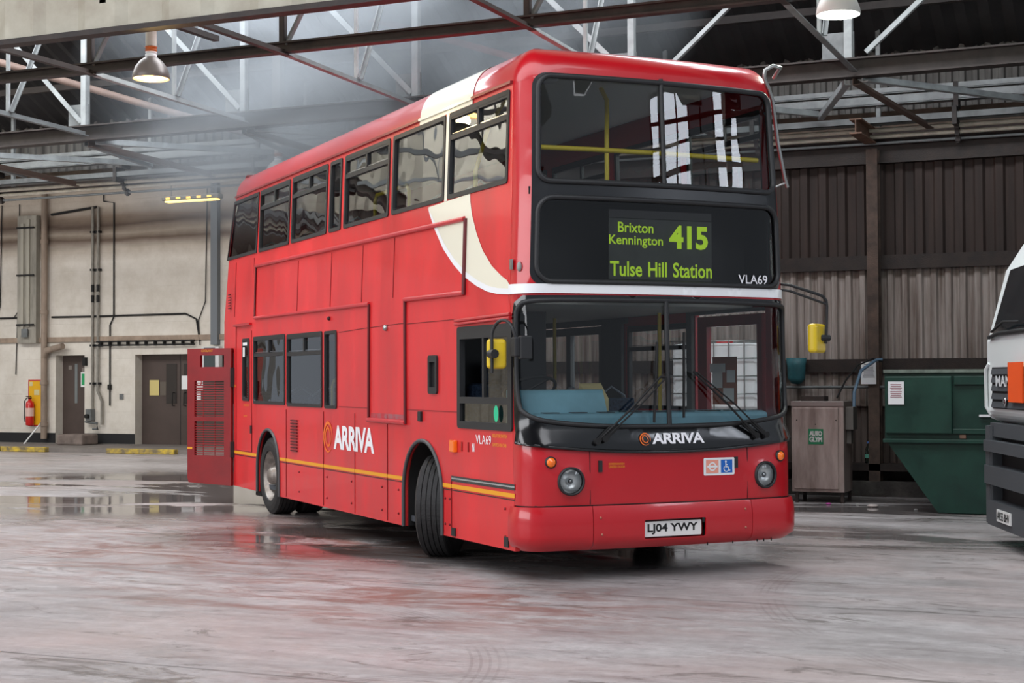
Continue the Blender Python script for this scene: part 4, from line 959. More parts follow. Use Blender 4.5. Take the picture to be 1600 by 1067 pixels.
# dashboard and driver's cab
DD = MB(); DD.box(-.80, -1.10, 1.02, -.23, 1.10, 1.315)
dsh = DD.build('dashboard', BLUEI, BUS, bevel=.04)
pod_ = MB(); pod_.prism([(-.62, 1.22), (-.28, 1.22), (-.40, 1.50), (-.62, 1.50)], lambda x, z: (x, -1.16, z), lambda x, z: (x, -.40, z)); pod_.build('instrument_pod', BLUEI, dsh, bevel=.03)
m = MB()
for k in range(8): m.box(-.40, -1.0+k*.25, 1.314, -.262, -.86+k*.25, 1.320)
m.build('demister_slots', BLKM, dsh)
sw_ = MB(); q = Matrix.Translation((-.98, -.78, 1.50))@Matrix.Rotation(-.5, 4, 'Y')
sw_.tube([q@Vector((.22*cos(2*pi*k/28), .22*sin(2*pi*k/28), 0)) for k in range(28)], .014, 8, closed=True); sw_.cyl(q@Vector((0, 0, -.35)), q@Vector((0, 0, 0)), .03, 10)
for k in range(3): sw_.bar(q@Vector((0, 0, 0)), q@Vector((.21*cos(k*2.1+.5), .21*sin(k*2.1+.5), 0)), .03, .01)
sw_.build('steering_wheel', BLKM, BUS)
ds_ = MB().box(-1.75, -1.0, .75, -1.3, -.5, .9).box(-1.85, -1.0, .85, -1.72, -.5, 1.55).box(-1.83, -.88, 1.55, -1.74, -.62, 1.75).build('driver_seat', SEATB, BUS, bevel=.04)
MB().box(-2.0, -1.15, .33, -1.96, -.15, 2.2).box(-1.96, -.18, .33, -1.0, -.14, 1.25).build('cab_partition', pm('partition_dark', (44, 46, 48), .5), BUS)
MB().prism([(-.80, 1.28), (-.80, 1.42), (-.95, 1.56), (-1.0, 1.28)], lambda x, z: (x, -.33, z), lambda x, z: (x, -.13, z)).build('ticket_machine_cowl', pm('cream_cowl', (196, 180, 130), .6), BUS, bevel=.02)
MB().box(-1.5, -.14, .33, -1.44, .05, 1.5).build('amber_panel', pm('orange_brown_panel', (160, 100, 30), .6), BUS)
for x, y, z0, z1 in ((-2.4, -.35, .33, 2.2), (-3.3, .6, .33, 2.2), (-5.2, .6, .33, 2.2), (-6.6, .25, .33, 2.2), (-6.6, -.25, .33, 2.2), (-1.8, .95, .33, 2.2)):
    MB().cyl((x, y, z0), (x, y, z1), .018, 10).build('grab_pole', YEL, BUS)
for xa in (-5.35, -4.9):
    pass
MB().tube([(-5.42, -1.05, .9), (-5.42, -1.05, 1.52), (-5.36, -1.05, 1.58), (-4.5, -1.05, 1.58), (-4.44, -1.05, 1.52), (-4.44, -1.05, .9)], .022, 10).build('yellow_guard_rail', YEL, BUS)
MB().tube([fm_(-1.12, 3.425, -.09), fm_(-.6, 3.43, -.12), fm_(0, 3.43, -.12), fm_(.6, 3.43, -.12), fm_(1.05, 3.43, -.09)], .021, 10).build('front_handrail', YEL, BUS)
MB().tube([(-.75, -.16, 3.1), (-.75, -.16, 3.6), (-.80, -.13, 3.8), (-.95, -.05, 3.98), (-1.15, .0, 4.12)], .02, 10).build('curved_pole', YEL, BUS)
MB().tube([(-1.6, -1.0, 2.26), (-1.6, -1.0, 3.4), (-1.66, -.85, 3.8), (-1.8, -.6, 4.12)], .02, 10).build('curved_pole', YEL, BUS)
MB().tube([(-3.0, -1.08, 2.9), (-3.0, -1.08, 3.38), (-3.06, -1.08, 3.44), (-3.9, -1.08, 3.44), (-3.96, -1.08, 3.38), (-3.96, -1.08, 2.9)], .02, 10).build('stair_rail', YEL, BUS)
MB().lathe([(.001, -.02), (.1, -.02), (.12, 0)], 24, Matrix.Translation((-.80, -.72, 4.08))).build('ceiling_dome_lamp', pm('dome_lamp', (210, 216, 220), .3), BUS)
# seats: one double seat mesh with a grab handle as its sub-part
SHELL = pm('seat_shell', (38, 44, 54), .5)
def seat_mesh():
    m = MB(); m.box(-.05, -.43, .38, .38, .43, .47).box(-.12, -.43, .42, -.03, .43, .95); m.box(0, -.4, 0, .3, -.36, .38).box(0, .2, 0, .3, .24, .38); return m
s0 = seat_mesh().build('passenger_seat', SEATB, BUS, bevel=.035); s0.location = (-1.5, -.72, 2.26)
h0 = MB().tube([(-.10, -.40, .80), (-.12, -.36, .97), (-.13, -.22, 1.06), (-.12, -.08, .97), (-.10, -.04, .80)], .012, 8).tube([(-.10, .04, .80), (-.12, .08, .97), (-.13, .22, 1.06), (-.12, .36, .97), (-.10, .40, .80)], .012, 8).build('grab_handle', pm('handle_grey_blue', (150, 160, 172), .4), s0)
def seat(x, y, z):
    c = s0.copy(); C.objects.link(c); c.parent = BUS; c.location = (x, y, z); d = h0.copy(); C.objects.link(d); d.parent = c
for k in range(1, 9): seat(-1.5-.82*k, -.72, 2.26) if k not in (2, 3) else None
for k in range(9): seat(-1.5-.82*k, .72, 2.26)
for x in (-5.9, -6.9, -8.1): seat(x, -.72, .45); seat(x, .72, .45)
seat(-2.6, .72, .45)

# --- wheels and underside
def wheel(x, y, steer, dual=False, side=-1):
    q = Matrix.Translation((x, y, .45))@Matrix.Rotation(steer, 4, 'Z')
    R = .45; prof = []
    # tread with four grooves, then shoulders and sidewalls
    wd = .14; pts = [(.29, -wd+.02), (.30, -wd-.002), (.36, -wd-.008), (.41, -wd), (.44, -wd+.02)]
    y0 = -wd+.025
    for k in range(5):
        a = y0+k*.046; pts += [(R, a), (R, a+.037)]
        if k < 4: pts += [(R-.012, a+.038), (R-.012, a+.045)]
    pts += [(.44, wd-.02), (.41, wd), (.36, wd+.008), (.30, wd+.002), (.29, wd-.02)]
    m = MB(); m.lathe(pts, 64, q, axis='Y', smooth=False)
    if dual: m.lathe([(r, h+.33) for r, h in pts], 64, q, axis='Y', smooth=False)
    t = m.build('wheel', TYRE, BUS)
    rp_ = [(.292, -wd+.01), (.285, -wd+.03), (.262, -wd+.05), (.25, -wd+.10), (.22, -wd+.12), (.13, -wd+.10), (.11, -wd+.09), (.10, -wd+.02), (.07, -wd-.01), (.001, -wd-.012)] if steer == 0 else [(.292, -wd+.01), (.28, -wd+.02), (.26, -wd+.03), (.24, -wd+.0), (.15, -wd-.04), (.11, -wd-.05), (.10, -wd-.08), (.001, -wd-.085)]
    if side > 0: rp_ = [(r, -h) for r, h in rp_]
    MB().lathe(rp_, 40, q, axis='Y').build('rim', RIM, t)
    m = MB()
    for k in range(10):
        a = 2*pi*k/10; c = Vector((.165*sin(a), 0, .165*cos(a)))
        yb = (-wd+.10 if steer == 0 else -wd-.035)*(1 if side < 0 else -1)
        m.cyl(q@Vector((c.x, yb, c.z)), q@Vector((c.x, yb+side*.03, c.z)), .015, 6)
    m.build('wheel_nuts', RIM, t)
    m = MB(); m.lathe([(.285, -wd+.03), (.285, wd-.03), (.292, wd-.01)], 40, q, axis='Y'); m.lathe([(.001, wd-.06), (.28, wd-.06)], 30, q, axis='Y'); m.build('inner_rim', BLKM, t)
    return t
wheel(-2.235, -1.06, -.66); wheel(-2.235, 1.08, -.60, side=1); wheel(-7.25, -1.10, 0, dual=True); wheel(-7.25, 1.10-.33, 0, dual=True, side=1)
MB().box(-9.1, -.45, .30, -.5, .45, .34).box(-5.9, -1.1, .27, -3.0, -.5, .5).cyl((-2.235, -1, .42), (-2.235, 1, .42), .06).cyl((-7.25, -1, .45), (-7.25, 1, .45), .09).box(-.9, -1.0, .28, -.3, 1.0, .33).build('underframe', BLKM, BUS)
MB().box(-8.0, -1.2, .17, -7.75, -1.0, .25).build('mud_flap', BLKM, BUS)
m = MB()
for a in (.35, .6, .85, .92, 1.0): m.cyl(fm_(a, .26, -.03), fm_(a, .235, -.03), .006, 6)
m.build('drain_pins', BLKM, BUS)
# --- open engine flap, hinged at the rear offside corner
fl_o = (-8.85, -1.29)
fd = Vector((-.755, -.655, 0)); fn = Vector((.655, -.755, 0)); FWD = .68
def flap(u, z, off=0): p = Vector((fl_o[0], fl_o[1], 0))+fd*u+fn*off; return (p.x, p.y, z)
FZ0, FZ1 = .235, 2.0
fo = sheet('engine_flap', [(0, FZ0), (FWD-.02, FZ0+.03), (FWD, FZ0+.1), (FWD, FZ1), (0, FZ1)], [rect(.11, .62, FWD-.11, 1.06), rect(.11, 1.12, FWD-.11, 1.58), rect(.11, 1.76, FWD-.20, 1.91)], flap, DEEP, BUS, step=.3, thick=.05, grid=False, smooth=False)  # darker red puts the flap's shading into its colour
for z0, z1 in ((.62, 1.06), (1.12, 1.58)):
    m = MB(); n = int((z1-z0)/.032)
    for k in range(n):
        z = z0+.016+k*.032; a = Vector(flap(.10, z, -.02)); b = Vector(flap(FWD-.10, z, -.02)); m.bar(a, b, .010, .013)
    for u in (.27, .45): m.bar(flap(u, z0, -.03), flap(u, z1, -.03), .014, .01)
    m.build('flap_grille', DEEP, fo)
decal('yellow_stripe', rect(FWD-.08, .70, FWD, .725), flap, YSTR, fo, off=.003, grid=False)
text_mesh('coolant_notice', 'COOLANT', FWD-.40, FWD-.22, 1.955, 1.985, lambda u, z, o: flap(FWD-.62+ (FWD-u), z, o), YSTR, fo)
MB().box(-8.90, -1.30, 1.5, -8.83, -1.24, 1.75).build('hinge', RUB, fo); MB().box(-8.90, -1.30, .6, -8.83, -1.24, .8).build('hinge', RUB, fo)

# ------------------------------------------------------------------ left wall: doors and fittings
DOORB = pm('brown_door_paint', (78, 66, 62), .5, var=.1, scale=2)
d1 = MB().box(-25.3, 29.96, .09, -24.43, 30.0, 2.2).build('door_1', DOORB); d1['kind'] = 'structure'
MB().box(-24.93, 29.95, 1.05, -24.85, 29.965, 2.0).build('vision_panel', pm('wired_glass', (120, 126, 128), .3), d1)
MB().box(-25.12, 29.95, 1.86, -25.02, 29.962, 1.96).box(-24.72, 29.95, 1.8, -24.56, 29.962, 1.9).build('door_label', pm('door_label_grey', (130, 122, 116), .6), d1)
gs = MB().box(-24.74, 29.94, 1.44, -24.50, 29.955, 1.80).build('green_safety_sign', WHITE); tag(gs, 'green and white safety sign on the single brown door', 'sign')
MB().box(-24.71, 29.935, 1.49, -24.55, 29.945, 1.76).build('green_field', pm('sign_green', (40, 160, 100), .5), gs)
d2 = MB().box(-22.95, 29.96, .09, -21.86, 30.0, 2.2).build('door_2', DOORB); d2['kind'] = 'structure'
MB().box(-22.25, 29.95, 1.05, -21.95, 29.966, 1.98).build('vision_panel', pm('dark_wired_glass', (52, 48, 48), .25), d2)
MB().tube([(-22.02, 29.95, 1.3), (-22.02, 29.88, 1.3), (-22.02, 29.88, 1.0), (-22.02, 29.95, 1.0)], .012, 8).build('pull_handle', BLKM, d2)
d3 = MB().box(-21.84, 29.96, .09, -20.2, 30.0, 2.2).build('door_3', DOORB); d3['kind'] = 'structure'
MB().box(-21.75, 29.95, 1.05, -21.45, 29.966, 1.98).build('vision_panel', pm('dark_wired_glass', (52, 48, 48), .25), d3)
MB().tube([(-21.7, 29.95, 1.3), (-21.7, 29.88, 1.3), (-21.7, 29.88, 1.0), (-21.7, 29.95, 1.0)], .012, 8).build('pull_handle', BLKM, d3)
def paper(u0, z0, u1, z1, y, label, mat=None, lines=0, lcol=(90, 90, 100), cat='notice'):
    o = MB().box(u0, y-.004, z0, u1, y, z1).build('paper_notice', mat or WHITE); tag(o, label, cat)
    if lines:
        m = MB(); h = (z1-z0)
        for k in range(lines):
            z = z1-h*(.12+.62*k/lines); r = random.uniform(.62, .8)*(u1-u0)/2; c = (u0+u1)/2
            m.box(c-r, y-.006, z-.006, c+r, y-.0045, z+.001)
        q = m.build('printed_lines', pm('print_%d' % lcol[0], lcol, .7), o); q['kind'] = 'stuff'
    return o
paper(-22.72, 1.24, -22.45, 1.60, 29.95, 'yellowed paper sheet on the left leaf of the double brown doors', pm('yellowed_paper', (214, 198, 130), .7))
paper(-22.42, 1.24, -22.25, 1.56, 29.95, 'brownish see-through plastic sleeve beside the yellowed sheet', pm('plastic_sleeve', (100, 92, 84), .4))
paper(-21.80, 1.38, -21.46, 1.70, 29.94, 'large white paper sheet on the double brown doors beside the handles')
paper(-21.44, 1.68, -21.26, 1.98, 29.95, 'white paper at the top of the column of notices beside the flap')
pr_ = paper(-21.44, 1.36, -21.2, 1.66, 29.95, 'white prohibition sign with red ring beside the engine flap', cat='sign')
MB().tube([(-21.32+.07*cos(k*pi/10), 29.944, 1.54+.07*sin(k*pi/10)) for k in range(20)], .012, 6, closed=True).box(-21.42, 29.94, 1.38, -21.22, 29.945, 1.42).build('red_ring', pm('sign_red', (190, 40, 40), .5), pr_)
paper(-21.44, 1.14, -21.27, 1.33, 29.95, 'small white paper at the bottom of the column of notices')
MB_ = MB()
exb = empty('extinguisher_board', (-25.9, YW, 0), 0, 'yellow board with red border behind the fire extinguisher', 'board')
MB().box(-.22, -.02, .5, .22, -.001, 1.62).build('red_backing', pm('board_red', (190, 36, 34), .5), exb)
MB().box(-.19, -.026, .53, .20, -.02, 1.59).build('yellow_face', pm('board_yellow', (232, 176, 20), .5), exb)
MB().box(-.18, -.03, 1.47, -.08, -.026, 1.57).box(-.03, -.03, 1.25, .13, -.026, 1.38).build('small_symbols', pm('board_symbol', (210, 200, 150), .6), exb)
ex = empty('fire_extinguisher', (-25.97, YW-.13, .52), 0, 'red fire extinguisher with black hose hung on the yellow board', 'fire extinguisher')
EXR = pm('extinguisher_red', (206, 30, 28), .3, coat=.5)
MB().lathe([(.001, 0), (.09, 0), (.10, .02), (.10, .50), (.085, .56), (.04, .60), (.03, .64), (.001, .64)], 28).build('cylinder', EXR, ex)
MB().lathe([(.1015, .22), (.1015, .42)], 28).build('label_band', pm('ext_label', (226, 190, 180), .5), ex)
MB().box(-.03, -.03, .64, .03, .03, .68).box(-.02, -.12, .69, .02, .03, .71).box(-.02, -.10, .66, .02, .03, .675).build('valve_handle', BLKM, ex)
MB().tube([(0, 0, .66), (-.08, -.02, .66), (-.14, -.03, .58), (-.14, -.03, .2), (-.11, -.04, .08)], .012, 8).build('hose', BLKM, ex)
MB().box(-.05, .08, .1, .05, .13, .5).build('wall_bracket', BLKM, ex)
ws_ = MB().cyl((-25.78, YW-.55, .09), (-25.66, YW-.05, .62), .018, 10).build('white_stick', WHITE); tag(ws_, 'white stick leaning on the wall beside the fire extinguisher', 'stick')
cd = empty('cable_duct', (-26.05, YW, 0), 0, 'tall grey cable duct fixed high on the wall above the fire extinguisher', 'duct')
MB().box(-.3, -.16, 2.5, .28, -.001, 5.6).build('duct_casing', pm('duct_grey', (150, 146, 136), .7, var=.25, scale=2, stretch=(2, 1, .5)), cd, bevel=.01)
MB().box(-.16, -.2, 2.7, -.08, -.16, 5.4).box(.02, -.2, 2.9, .1, -.16, 5.5).build('duct_pipes', pm('duct_pipes', (168, 164, 152), .6), cd)
for z in (2.95, 4.15, 5.3): MB().box(-.28, -.22, z-.02, .26, -.2, z+.02).build('clamp_bar', BLKM, cd)
MB().box(-.1, -.24, 2.65, .08, -.2, 2.85).build('junction_box', MIDSTEEL, cd)
sp = empty('soil_pipe', (-25.55, YW-.12, 0), 0, 'brown vertical pipe from the wall head down beside the single brown door', 'pipe')
SOIL = pm('stained_pipe', (150, 134, 120), .7, var=.25, scale=3, stretch=(1, 1, .4))
MB().cyl((0, 0, .2), (0, 0, 6.1), .075, 16).build('pipe', SOIL, sp)
for z in (.5, 1.5, 3.2, 4.9): MB().cyl((0, 0, z), (0, 0, z+.1), .095, 16).build('collar', SOIL, sp)
MB().tube([(0, 0, 2.15), (.12, -.05, 2.32), (.65, -.1, 2.42)], .075, 14).build('branch', SOIL, sp)
for i, u in enumerate((-24.14, -23.98)):
    z0 = 1.35; o = empty('conduit', (u, YW-.07, 0), 0, ['left', 'right'][i]+' one of the paired conduits dropping between the two brown doorways', 'pipe')
    MB().tube([(0, 0, 5.72), (0, 0, z0), (.12, 0, z0-.25), (.12, 0, .55)] if i else [(0, 0, 5.72), (0, 0, z0), (0, 0, .6)], .035, 12).build('pipe', pm('conduit_paint', (136, 132, 124), .6, var=.2), o)
    for z in (5.1, 4.2, 2.4, 1.5): MB().box(-.06, -.03, z, .06, .06, z+.05).build('clip', BLKM, o)
    MB().cyl((0, 0, 3.45), (0, 0, 3.62), .04, 12).cyl((0, 0, 3.70), (0, 0, 3.87), .04, 12).build('dark_band', BLKM, o)
for pts, r, lab in (
    ([(-25.4, YW-.05, 5.6), (-24.05, YW-.05, 5.72)], .03, 'short dark pipe joining the brown pipe to the paired conduits high on the wall'),
    ([(-23.85, YW-.03, 6.0), (-23.85, YW-.03, 5.85), (-23.55, YW-.03, 5.8), (-23.55, YW-.03, 3.1), (-23.66, YW-.03, 2.9), (-23.66, YW-.03, 1.0)], .018, 'thin black cable stepping down the wall right of the paired conduits'),
    ([(-20.9, YW-.03, 6.0), (-20.95, YW-.03, 3.4), (-21.15, YW-.03, 2.95), (-21.1, YW-.03, 2.4)], .012, 'thin black cable dropping near the grey conduit left of the bus'),
    ([(-26.4, YW-.03, 5.9), (-26.42, YW-.03, 3.3), (-26.55, YW-.03, 3.15)], .012, 'thin black cable left of the tall grey duct'),
    ([(-26.95, YW-.03, 5.9), (-27.0, YW-.03, 3.4), (-27.1, YW-.03, 3.2)], .012, 'thin black cable at the far left edge of the wall'),
    ([(-26.45, YW-.03, 3.1), (-26.5, YW-.03, 1.75)], .012, 'thin grey cable hanging below the horizontal cable at the far left'),
    ([(-33.9, YW-.03, 3.12), (-26.42, YW-.03, 3.13)], .022, 'horizontal black cable at the far left, ending at the tall grey duct'),
    ([(-25.4, YW-.03, 3.125), (-24, YW-.03, 3.12), (-21.5, YW-.03, 3.13), (-21.2, YW-.03, 3.0), (-21.1, YW-.03, 2.5)], .022, 'long horizontal black cable across the pale wall above the doors'),
    ([(-23.66, YW-.04, 1.5), (-23.66, YW-.04, 1.38)], .05, 'small black switch on the cable between the doorways')):
    o = MB().tube(pts, r, 8).build('wall_cable', BLKM); tag(o, lab, 'cable')
gc = MB().box(-20.74, YW-.13, 2.4, -20.56, YW-.005, 6.1).build('grey_conduit', pm('blue_grey_conduit', (112, 118, 124), .6)); tag(gc, 'square blue-grey conduit down the wall just left of the bus', 'conduit')
lt = empty('ladder_tray', (-22.5, YW-.1, 2.42), 0, 'horizontal cable ladder above the double brown doors', 'cable tray')
MB().cyl((-1.5, 0, 0), (1.3, 0, 0), .018, 8).build('lower_rail', BLKM, lt); MB().cyl((-1.5, 0, .09), (1.3, 0, .09), .018, 8).build('upper_rail', BLKM, lt)
for k in range(11): MB().box(-1.4+k*.26, -.02, -.02, -1.37+k*.26, .08, .11).build('rung', BLKM, lt)
cb = empty('control_box', (-20.72, YW, 0), 0, 'pale control box with dark window behind the open engine flap', 'control box')
MB().box(-.26, -.15, 1.62, .22, -.001, 2.36).build('case', pm('box_pale', (216, 218, 220), .5), cb, bevel=.01)
MB().box(-.18, -.16, 1.66, .12, -.15, 2.33).build('dark_window', pm('box_window', (66, 78, 82), .25), cb)
vc = empty('valve_cluster', (-24.12, YW-.1, .7), 0, 'small grey valve and pipe cluster between the doorways near the ground', 'valve')
MB().box(-.14, -.08, -.05, .02, .08, .22).build('valve_body', MIDSTEEL, vc, bevel=.01); MB().tube([(-.2, 0, -.08), (.15, 0, -.12), (.15, 0, -.25), (.02, 0, -.25)], .03, 8).build('outlet_pipe', MIDSTEEL, vc)
MB().cyl((-.06, -.08, .05), (-.06, -.16, .05), .05, 14).build('hand_wheel', BLKM, vc)
bk = MB().box(-24.6, 28.9, .09, -23.85, 29.5, .34).build('stone_block', pm('dirty_stone', (124, 112, 106), .9, var=.25, scale=5), bevel=.04); tag(bk, 'low dirty concrete block on the apron between the doorways', 'block')
gsw = MB().box(-23.38, YW-.03, 1.15, -23.28, YW-.001, 1.28).build('wall_switch', MIDSTEEL); tag(gsw, 'small grey square switch plate right of the thin cable', 'switch')
lb = MB().box(-24.42, YW-.1, 1.95, -24.34, YW-.001, 2.15).build('door_sounder', BLKM); tag(lb, 'small black sounder at the top right of the single brown door', 'sounder')

# ------------------------------------------------------------------ right wall: cabinet, skip, small things
cab_ = empty('steel_cabinet', (-4.515, 19.85, 0), 0, 'stained stainless steel cabinet on legs against the corrugated wall, green logo on its door', 'cabinet')
SS = pm('stained_stainless', (172, 156, 150), .38, .35, col2=(122, 106, 100), scale=1.6, stretch=(3, 3, .6), rvar=.12)
MB().box(-.335, -.25, .14, .335, .25, 1.24).build('body', SS, cab_, bevel=.008)
MB().box(-.34, -.262, 1.225, .34, .262, 1.29).build('top', pm('cabinet_top', (160, 150, 146), .35, .6), cab_, bevel=.006)
MB().box(-.305, -.268, .18, .265, -.25, 1.21).build('door_panel', SS, cab_, bevel=.006)
for x in (-.3, .28):
    for y in (-.22, .2): MB().box(x-.0, y, 0, x+.04, y+.04, .14).build('leg', DKBROWN, cab_)
MB().box(-.24, -.12, 1.29, .06, .12, 1.35).build('lid_plate', DKBROWN, cab_)
MB().box(.34, -.18, .93, .44, .06, 1.22).box(.34, -.12, .75, .40, .02, .93).build('side_control_box', pm('control_box_grey', (96, 92, 88), .6), cab_, bevel=.006)
lg = MB().box(-.112, -.273, .745, .078, -.268, .94).build('logo_plate', pm('logo_green', (20, 110, 72), .5), cab_)
cmap = lambda u, z, o: (u, -.274-o, z)
text_mesh('logo_lettering', 'AUTO', -.10, .065, .85, .915, cmap, pm('logo_grey_letters', (188, 186, 184), .5), lg, bold=.05, spacing=.85)
text_mesh('logo_lettering', 'GLYM', -.10, .065, .775, .842, cmap, pm('logo_grey_letters', (188, 186, 184), .5), lg, bold=.05, spacing=.85)
for x, z in ((-.26, 1.05), (-.02, 1.0), (.24, 1.05)): MB().sphere((x, -.27, z), .008, 8, 5).build('rivet', BLKM, cab_)
hs = MB().tube([(-4.33, 19.9, 1.33), (-4.28, 20.2, 1.55), (-4.2, 20.6, 1.75), (-4.05, 20.85, 1.84), (-3.95, 20.93, 1.8)], .012, 8).build('black_cable', BLKM); tag(hs, 'thin black cable looping up from the steel cabinet', 'cable')
hs = MB().tube([(-4.2, 20.3, 1.0), (-4.21, 20.4, 1.4), (-4.16, 20.6, 1.68), (-4.02, 20.88, 1.82), (-3.95, 20.94, 1.83)], .022, 8).build('blue_hose', pm('hose_blue_grey', (96, 122, 144), .5)); tag(hs, 'blue-grey hose rising behind the steel cabinet to the column', 'hose')
pp = MB().cyl((-5.6, 21.1, 1.46), (-3.6, 21.1, 1.46), .02, 10).build('wall_pipe', MIDSTEEL); tag(pp, 'thin horizontal grey pipe above the steel cabinet', 'pipe')
# green skip
GRN = pm('skip_green', (22, 66, 54), .45, col2=(16, 50, 42), scale=2.5, rvar=.1)
sk_ = empty('green_skip', (-2.2, 18.6, 0), 0, 'large dark green steel compactor skip with sloping end behind the white lorry', 'skip')
poly = [(-1.28, 1.66), (-1.28, .86), (-.68, .01), (1.6, .01), (1.6, 1.66)]
MB().prism(poly, lambda x, z: (x, 0, z), lambda x, z: (x, 2.0, z)).build('hopper', GRN, sk_, bevel=.01)
MB().box(-1.27, -.05, .93, -.5, 0, 1.60).build('raised_panel', GRN, sk_, bevel=.012)
MB().box(-1.30, -.04, .82, 1.6, .0, .865).build('middle_ledge', GRN, sk_, bevel=.006)
MB().box(-1.29, -.03, 1.64, 1.6, 2.02, 1.68).build('top_rim', pm('rim_worn', (110, 122, 112), .6, var=.3, scale=9), sk_)
MB().box(-.48, -.03, 1.50, 1.6, 0, 1.60).box(-.5, -.03, .93, 1.6, 0, .99).build('stiffener', GRN, sk_, bevel=.006)
MB().box(-.42, -.035, .88, -.35, 0, .92).build('latch', pm('rusty_steel', (120, 92, 76), .7), sk_)
MB().box(-.20, -.04, 1.13, .6, -.01, 1.155).build('white_strip', WHITE, sk_)
paper(-3.43, 1.27, -3.245, 1.54, 18.545, 'white printed notice taped to the green skip', lines=8, lcol=(150, 90, 100))
paper(-4.23, 1.50, -4.03, 1.80, 20.95, 'white printed notice on the steel column beside the skip', lines=10)
bt = empty('plastic_bottle', (-4.16, 21.05, .44), 0, 'clear plastic bottle standing on the ledge right of the steel cabinet', 'bottle')
MB().lathe([(.001, 0), (.045, .0), (.05, .02), (.048, .1), (.05, .12), (.05, .17), (.03, .22), (.016, .25), (.016, .275)], 20).build('bottle_body', glass('bottle_plastic', (.75, .9, .85), 1.5, .08), bt)
MB().lathe([(.019, .265), (.019, .29), (.001, .29)], 14).build('cap', pm('bottle_cap_blue', (40, 90, 160), .5), bt)
MB().lathe([(.0505, .07), (.0505, .12)], 20).build('bottle_label', pm('bottle_label', (90, 160, 140), .5), bt)
tb = MB(); tb.lathe([(.001, -.36), (.07, -.35), (.12, -.28), (.13, -.1), (.145, 0), (.13, 0), (.11, -.1), (.1, -.27), (.05, -.33), (.001, -.34)], 20, Matrix.Diagonal((1, .7, 1, 1)))
tbo = tb.build('teal_bucket', pm('teal_plastic', (44, 96, 104), .55, var=.3, scale=6), loc=(-5.14, 21.08, 1.86)); tag(tbo, 'teal bucket hung on the corrugated wall beside the bus', 'bucket')
# liquid containers in wire cages, seen through the bus entrance door
def ibc(loc, label):
    o = empty('caged_liquid_container', loc, 0, label, 'liquid container')
    MB().box(-.57, -.47, .13, .57, .47, .99).build('tank', pm('tank_plastic_white', (232, 234, 236), .45), o, bevel=.05)
    MB().lathe([(.11, .99), (.11, 1.03), (.001, 1.03)], 20).build('filler_cap', pm('cap_red', (180, 40, 40), .5), o)
    c = MB()
    for k in range(7):
        x = -.6+k*.2
        for y in (-.5, .5): c.cyl((x, y, .1), (x, y, 1.03), .009, 6)
    for k in range(6):
        y = -.5+k*.2
        for x in (-.6, .6): c.cyl((x, y, .1), (x, y, 1.03), .009, 6)
    for k in range(5):
        z = .12+k*.225; c.tube([(-.6, -.5, z), (.6, -.5, z), (.6, .5, z), (-.6, .5, z)], .01, 6, closed=True)
    c.build('wire_cage', STEEL, o)
    m = MB()
    for y in (-.45, 0, .4): m.box(-.6, y-.05, 0, .6, y+.05, .1)
    m.box(-.6, -.5, .08, .6, .5, .11); m.build('pallet', BLKM, o)
    MB().box(-.25, -.515, .45, .12, -.505, .8).build('label_sheet', WHITE, o)
    return o
ibc((-5.75, 19.7, 0), 'lower white liquid container in a wire cage behind the bus')
ibc((-5.75, 19.7, 1.045), 'upper white liquid container in a wire cage seen through the bus door')
# litter on the wet floor by the wall
for i, (x, y, c, l, s_) in enumerate(((-4.35, 19.45, (220, 90, 190), 'bright pink scrap of litter before the steel cabinet', .03), (-3.75, 19.2, (190, 180, 175), 'crumpled pale wrapper before the green skip', .06), (-3.2, 19.0, (200, 200, 200), 'small white scrap at the foot of the green skip', .02), (-4.0, 19.5, (200, 200, 196), 'tiny white scrap between cabinet and skip', .018), (-5.7, 18.4, (60, 150, 130), 'small green scrap on the floor beside the bus nose', .02))):
    m = MB(); m.sphere((0, 0, s_*.3), s_, 7, 5, (1.3, .8, .35)); o = m.build('litter_scrap', pm('litter_%d' % i, c, .6), loc=(x, y, 0.002)); tag(o, l, 'litter')

# ------------------------------------------------------------------ the white lorry at the right edge
TR = empty('white_lorry', (4.64*.9131-15.2*.4078, 4.64*.4078+15.2*.9131, 0), -1.6447+.42, 'white lorry with dark grey bumper and orange plate, cut off by the right edge', 'lorry')
WHT = pm('lorry_white', (226, 232, 232), .35, coat=.5); DG = pm('lorry_dark_grey_plastic', (66, 70, 74), .5)
cp = [(0.03, 1.19), (0, 1.26), (0, 1.93), (.03, 2.02), (.19, 2.62), (.36, 2.88), (.62, 3.06), (1.0, 3.15), (2.2, 3.2), (2.2, 1.0), (.5, 1.0)]
MB().prism(cp, lambda y, z: (.03, y, z), lambda y, z: (2.45, y, z)).build('cab', WHT, TR, bevel=.07, seg=4)
wsg = MB(); f2 = lambda x, z, o: (x, .03+(z-2.02)*.267-o, z)
wsg.add([f2(.17, 1.98, .012), f2(2.3, 1.98, .012), f2(2.22, 2.66, .012), f2(.24, 2.62, .012), f2(.17, 1.98, -.05), f2(2.3, 1.98, -.05), f2(2.22, 2.66, -.05), f2(.24, 2.62, -.05)], [(0, 1, 2, 3), (4, 7, 6, 5), (0, 4, 5, 1), (1, 5, 6, 2), (2, 6, 7, 3), (3, 7, 4, 0)])
wsg.build('windscreen', pm('lorry_windscreen', (30, 36, 40), .06, coat=1), TR, bevel=.01)
MB().tube([(.3, -.02, 2.02), (.8, -.03, 2.10), (1.4, -.03, 2.08)], .012, 8).tube([(.16, -.01, 1.97), (.6, -.02, 2.0), (2.3, -.02, 2.0)], .02, 8).build('wiper', BLKM, TR)
MB().box(.27, -.012, 1.29, 2.2, .02, 1.68).build('grille_recess', BLKM, TR)
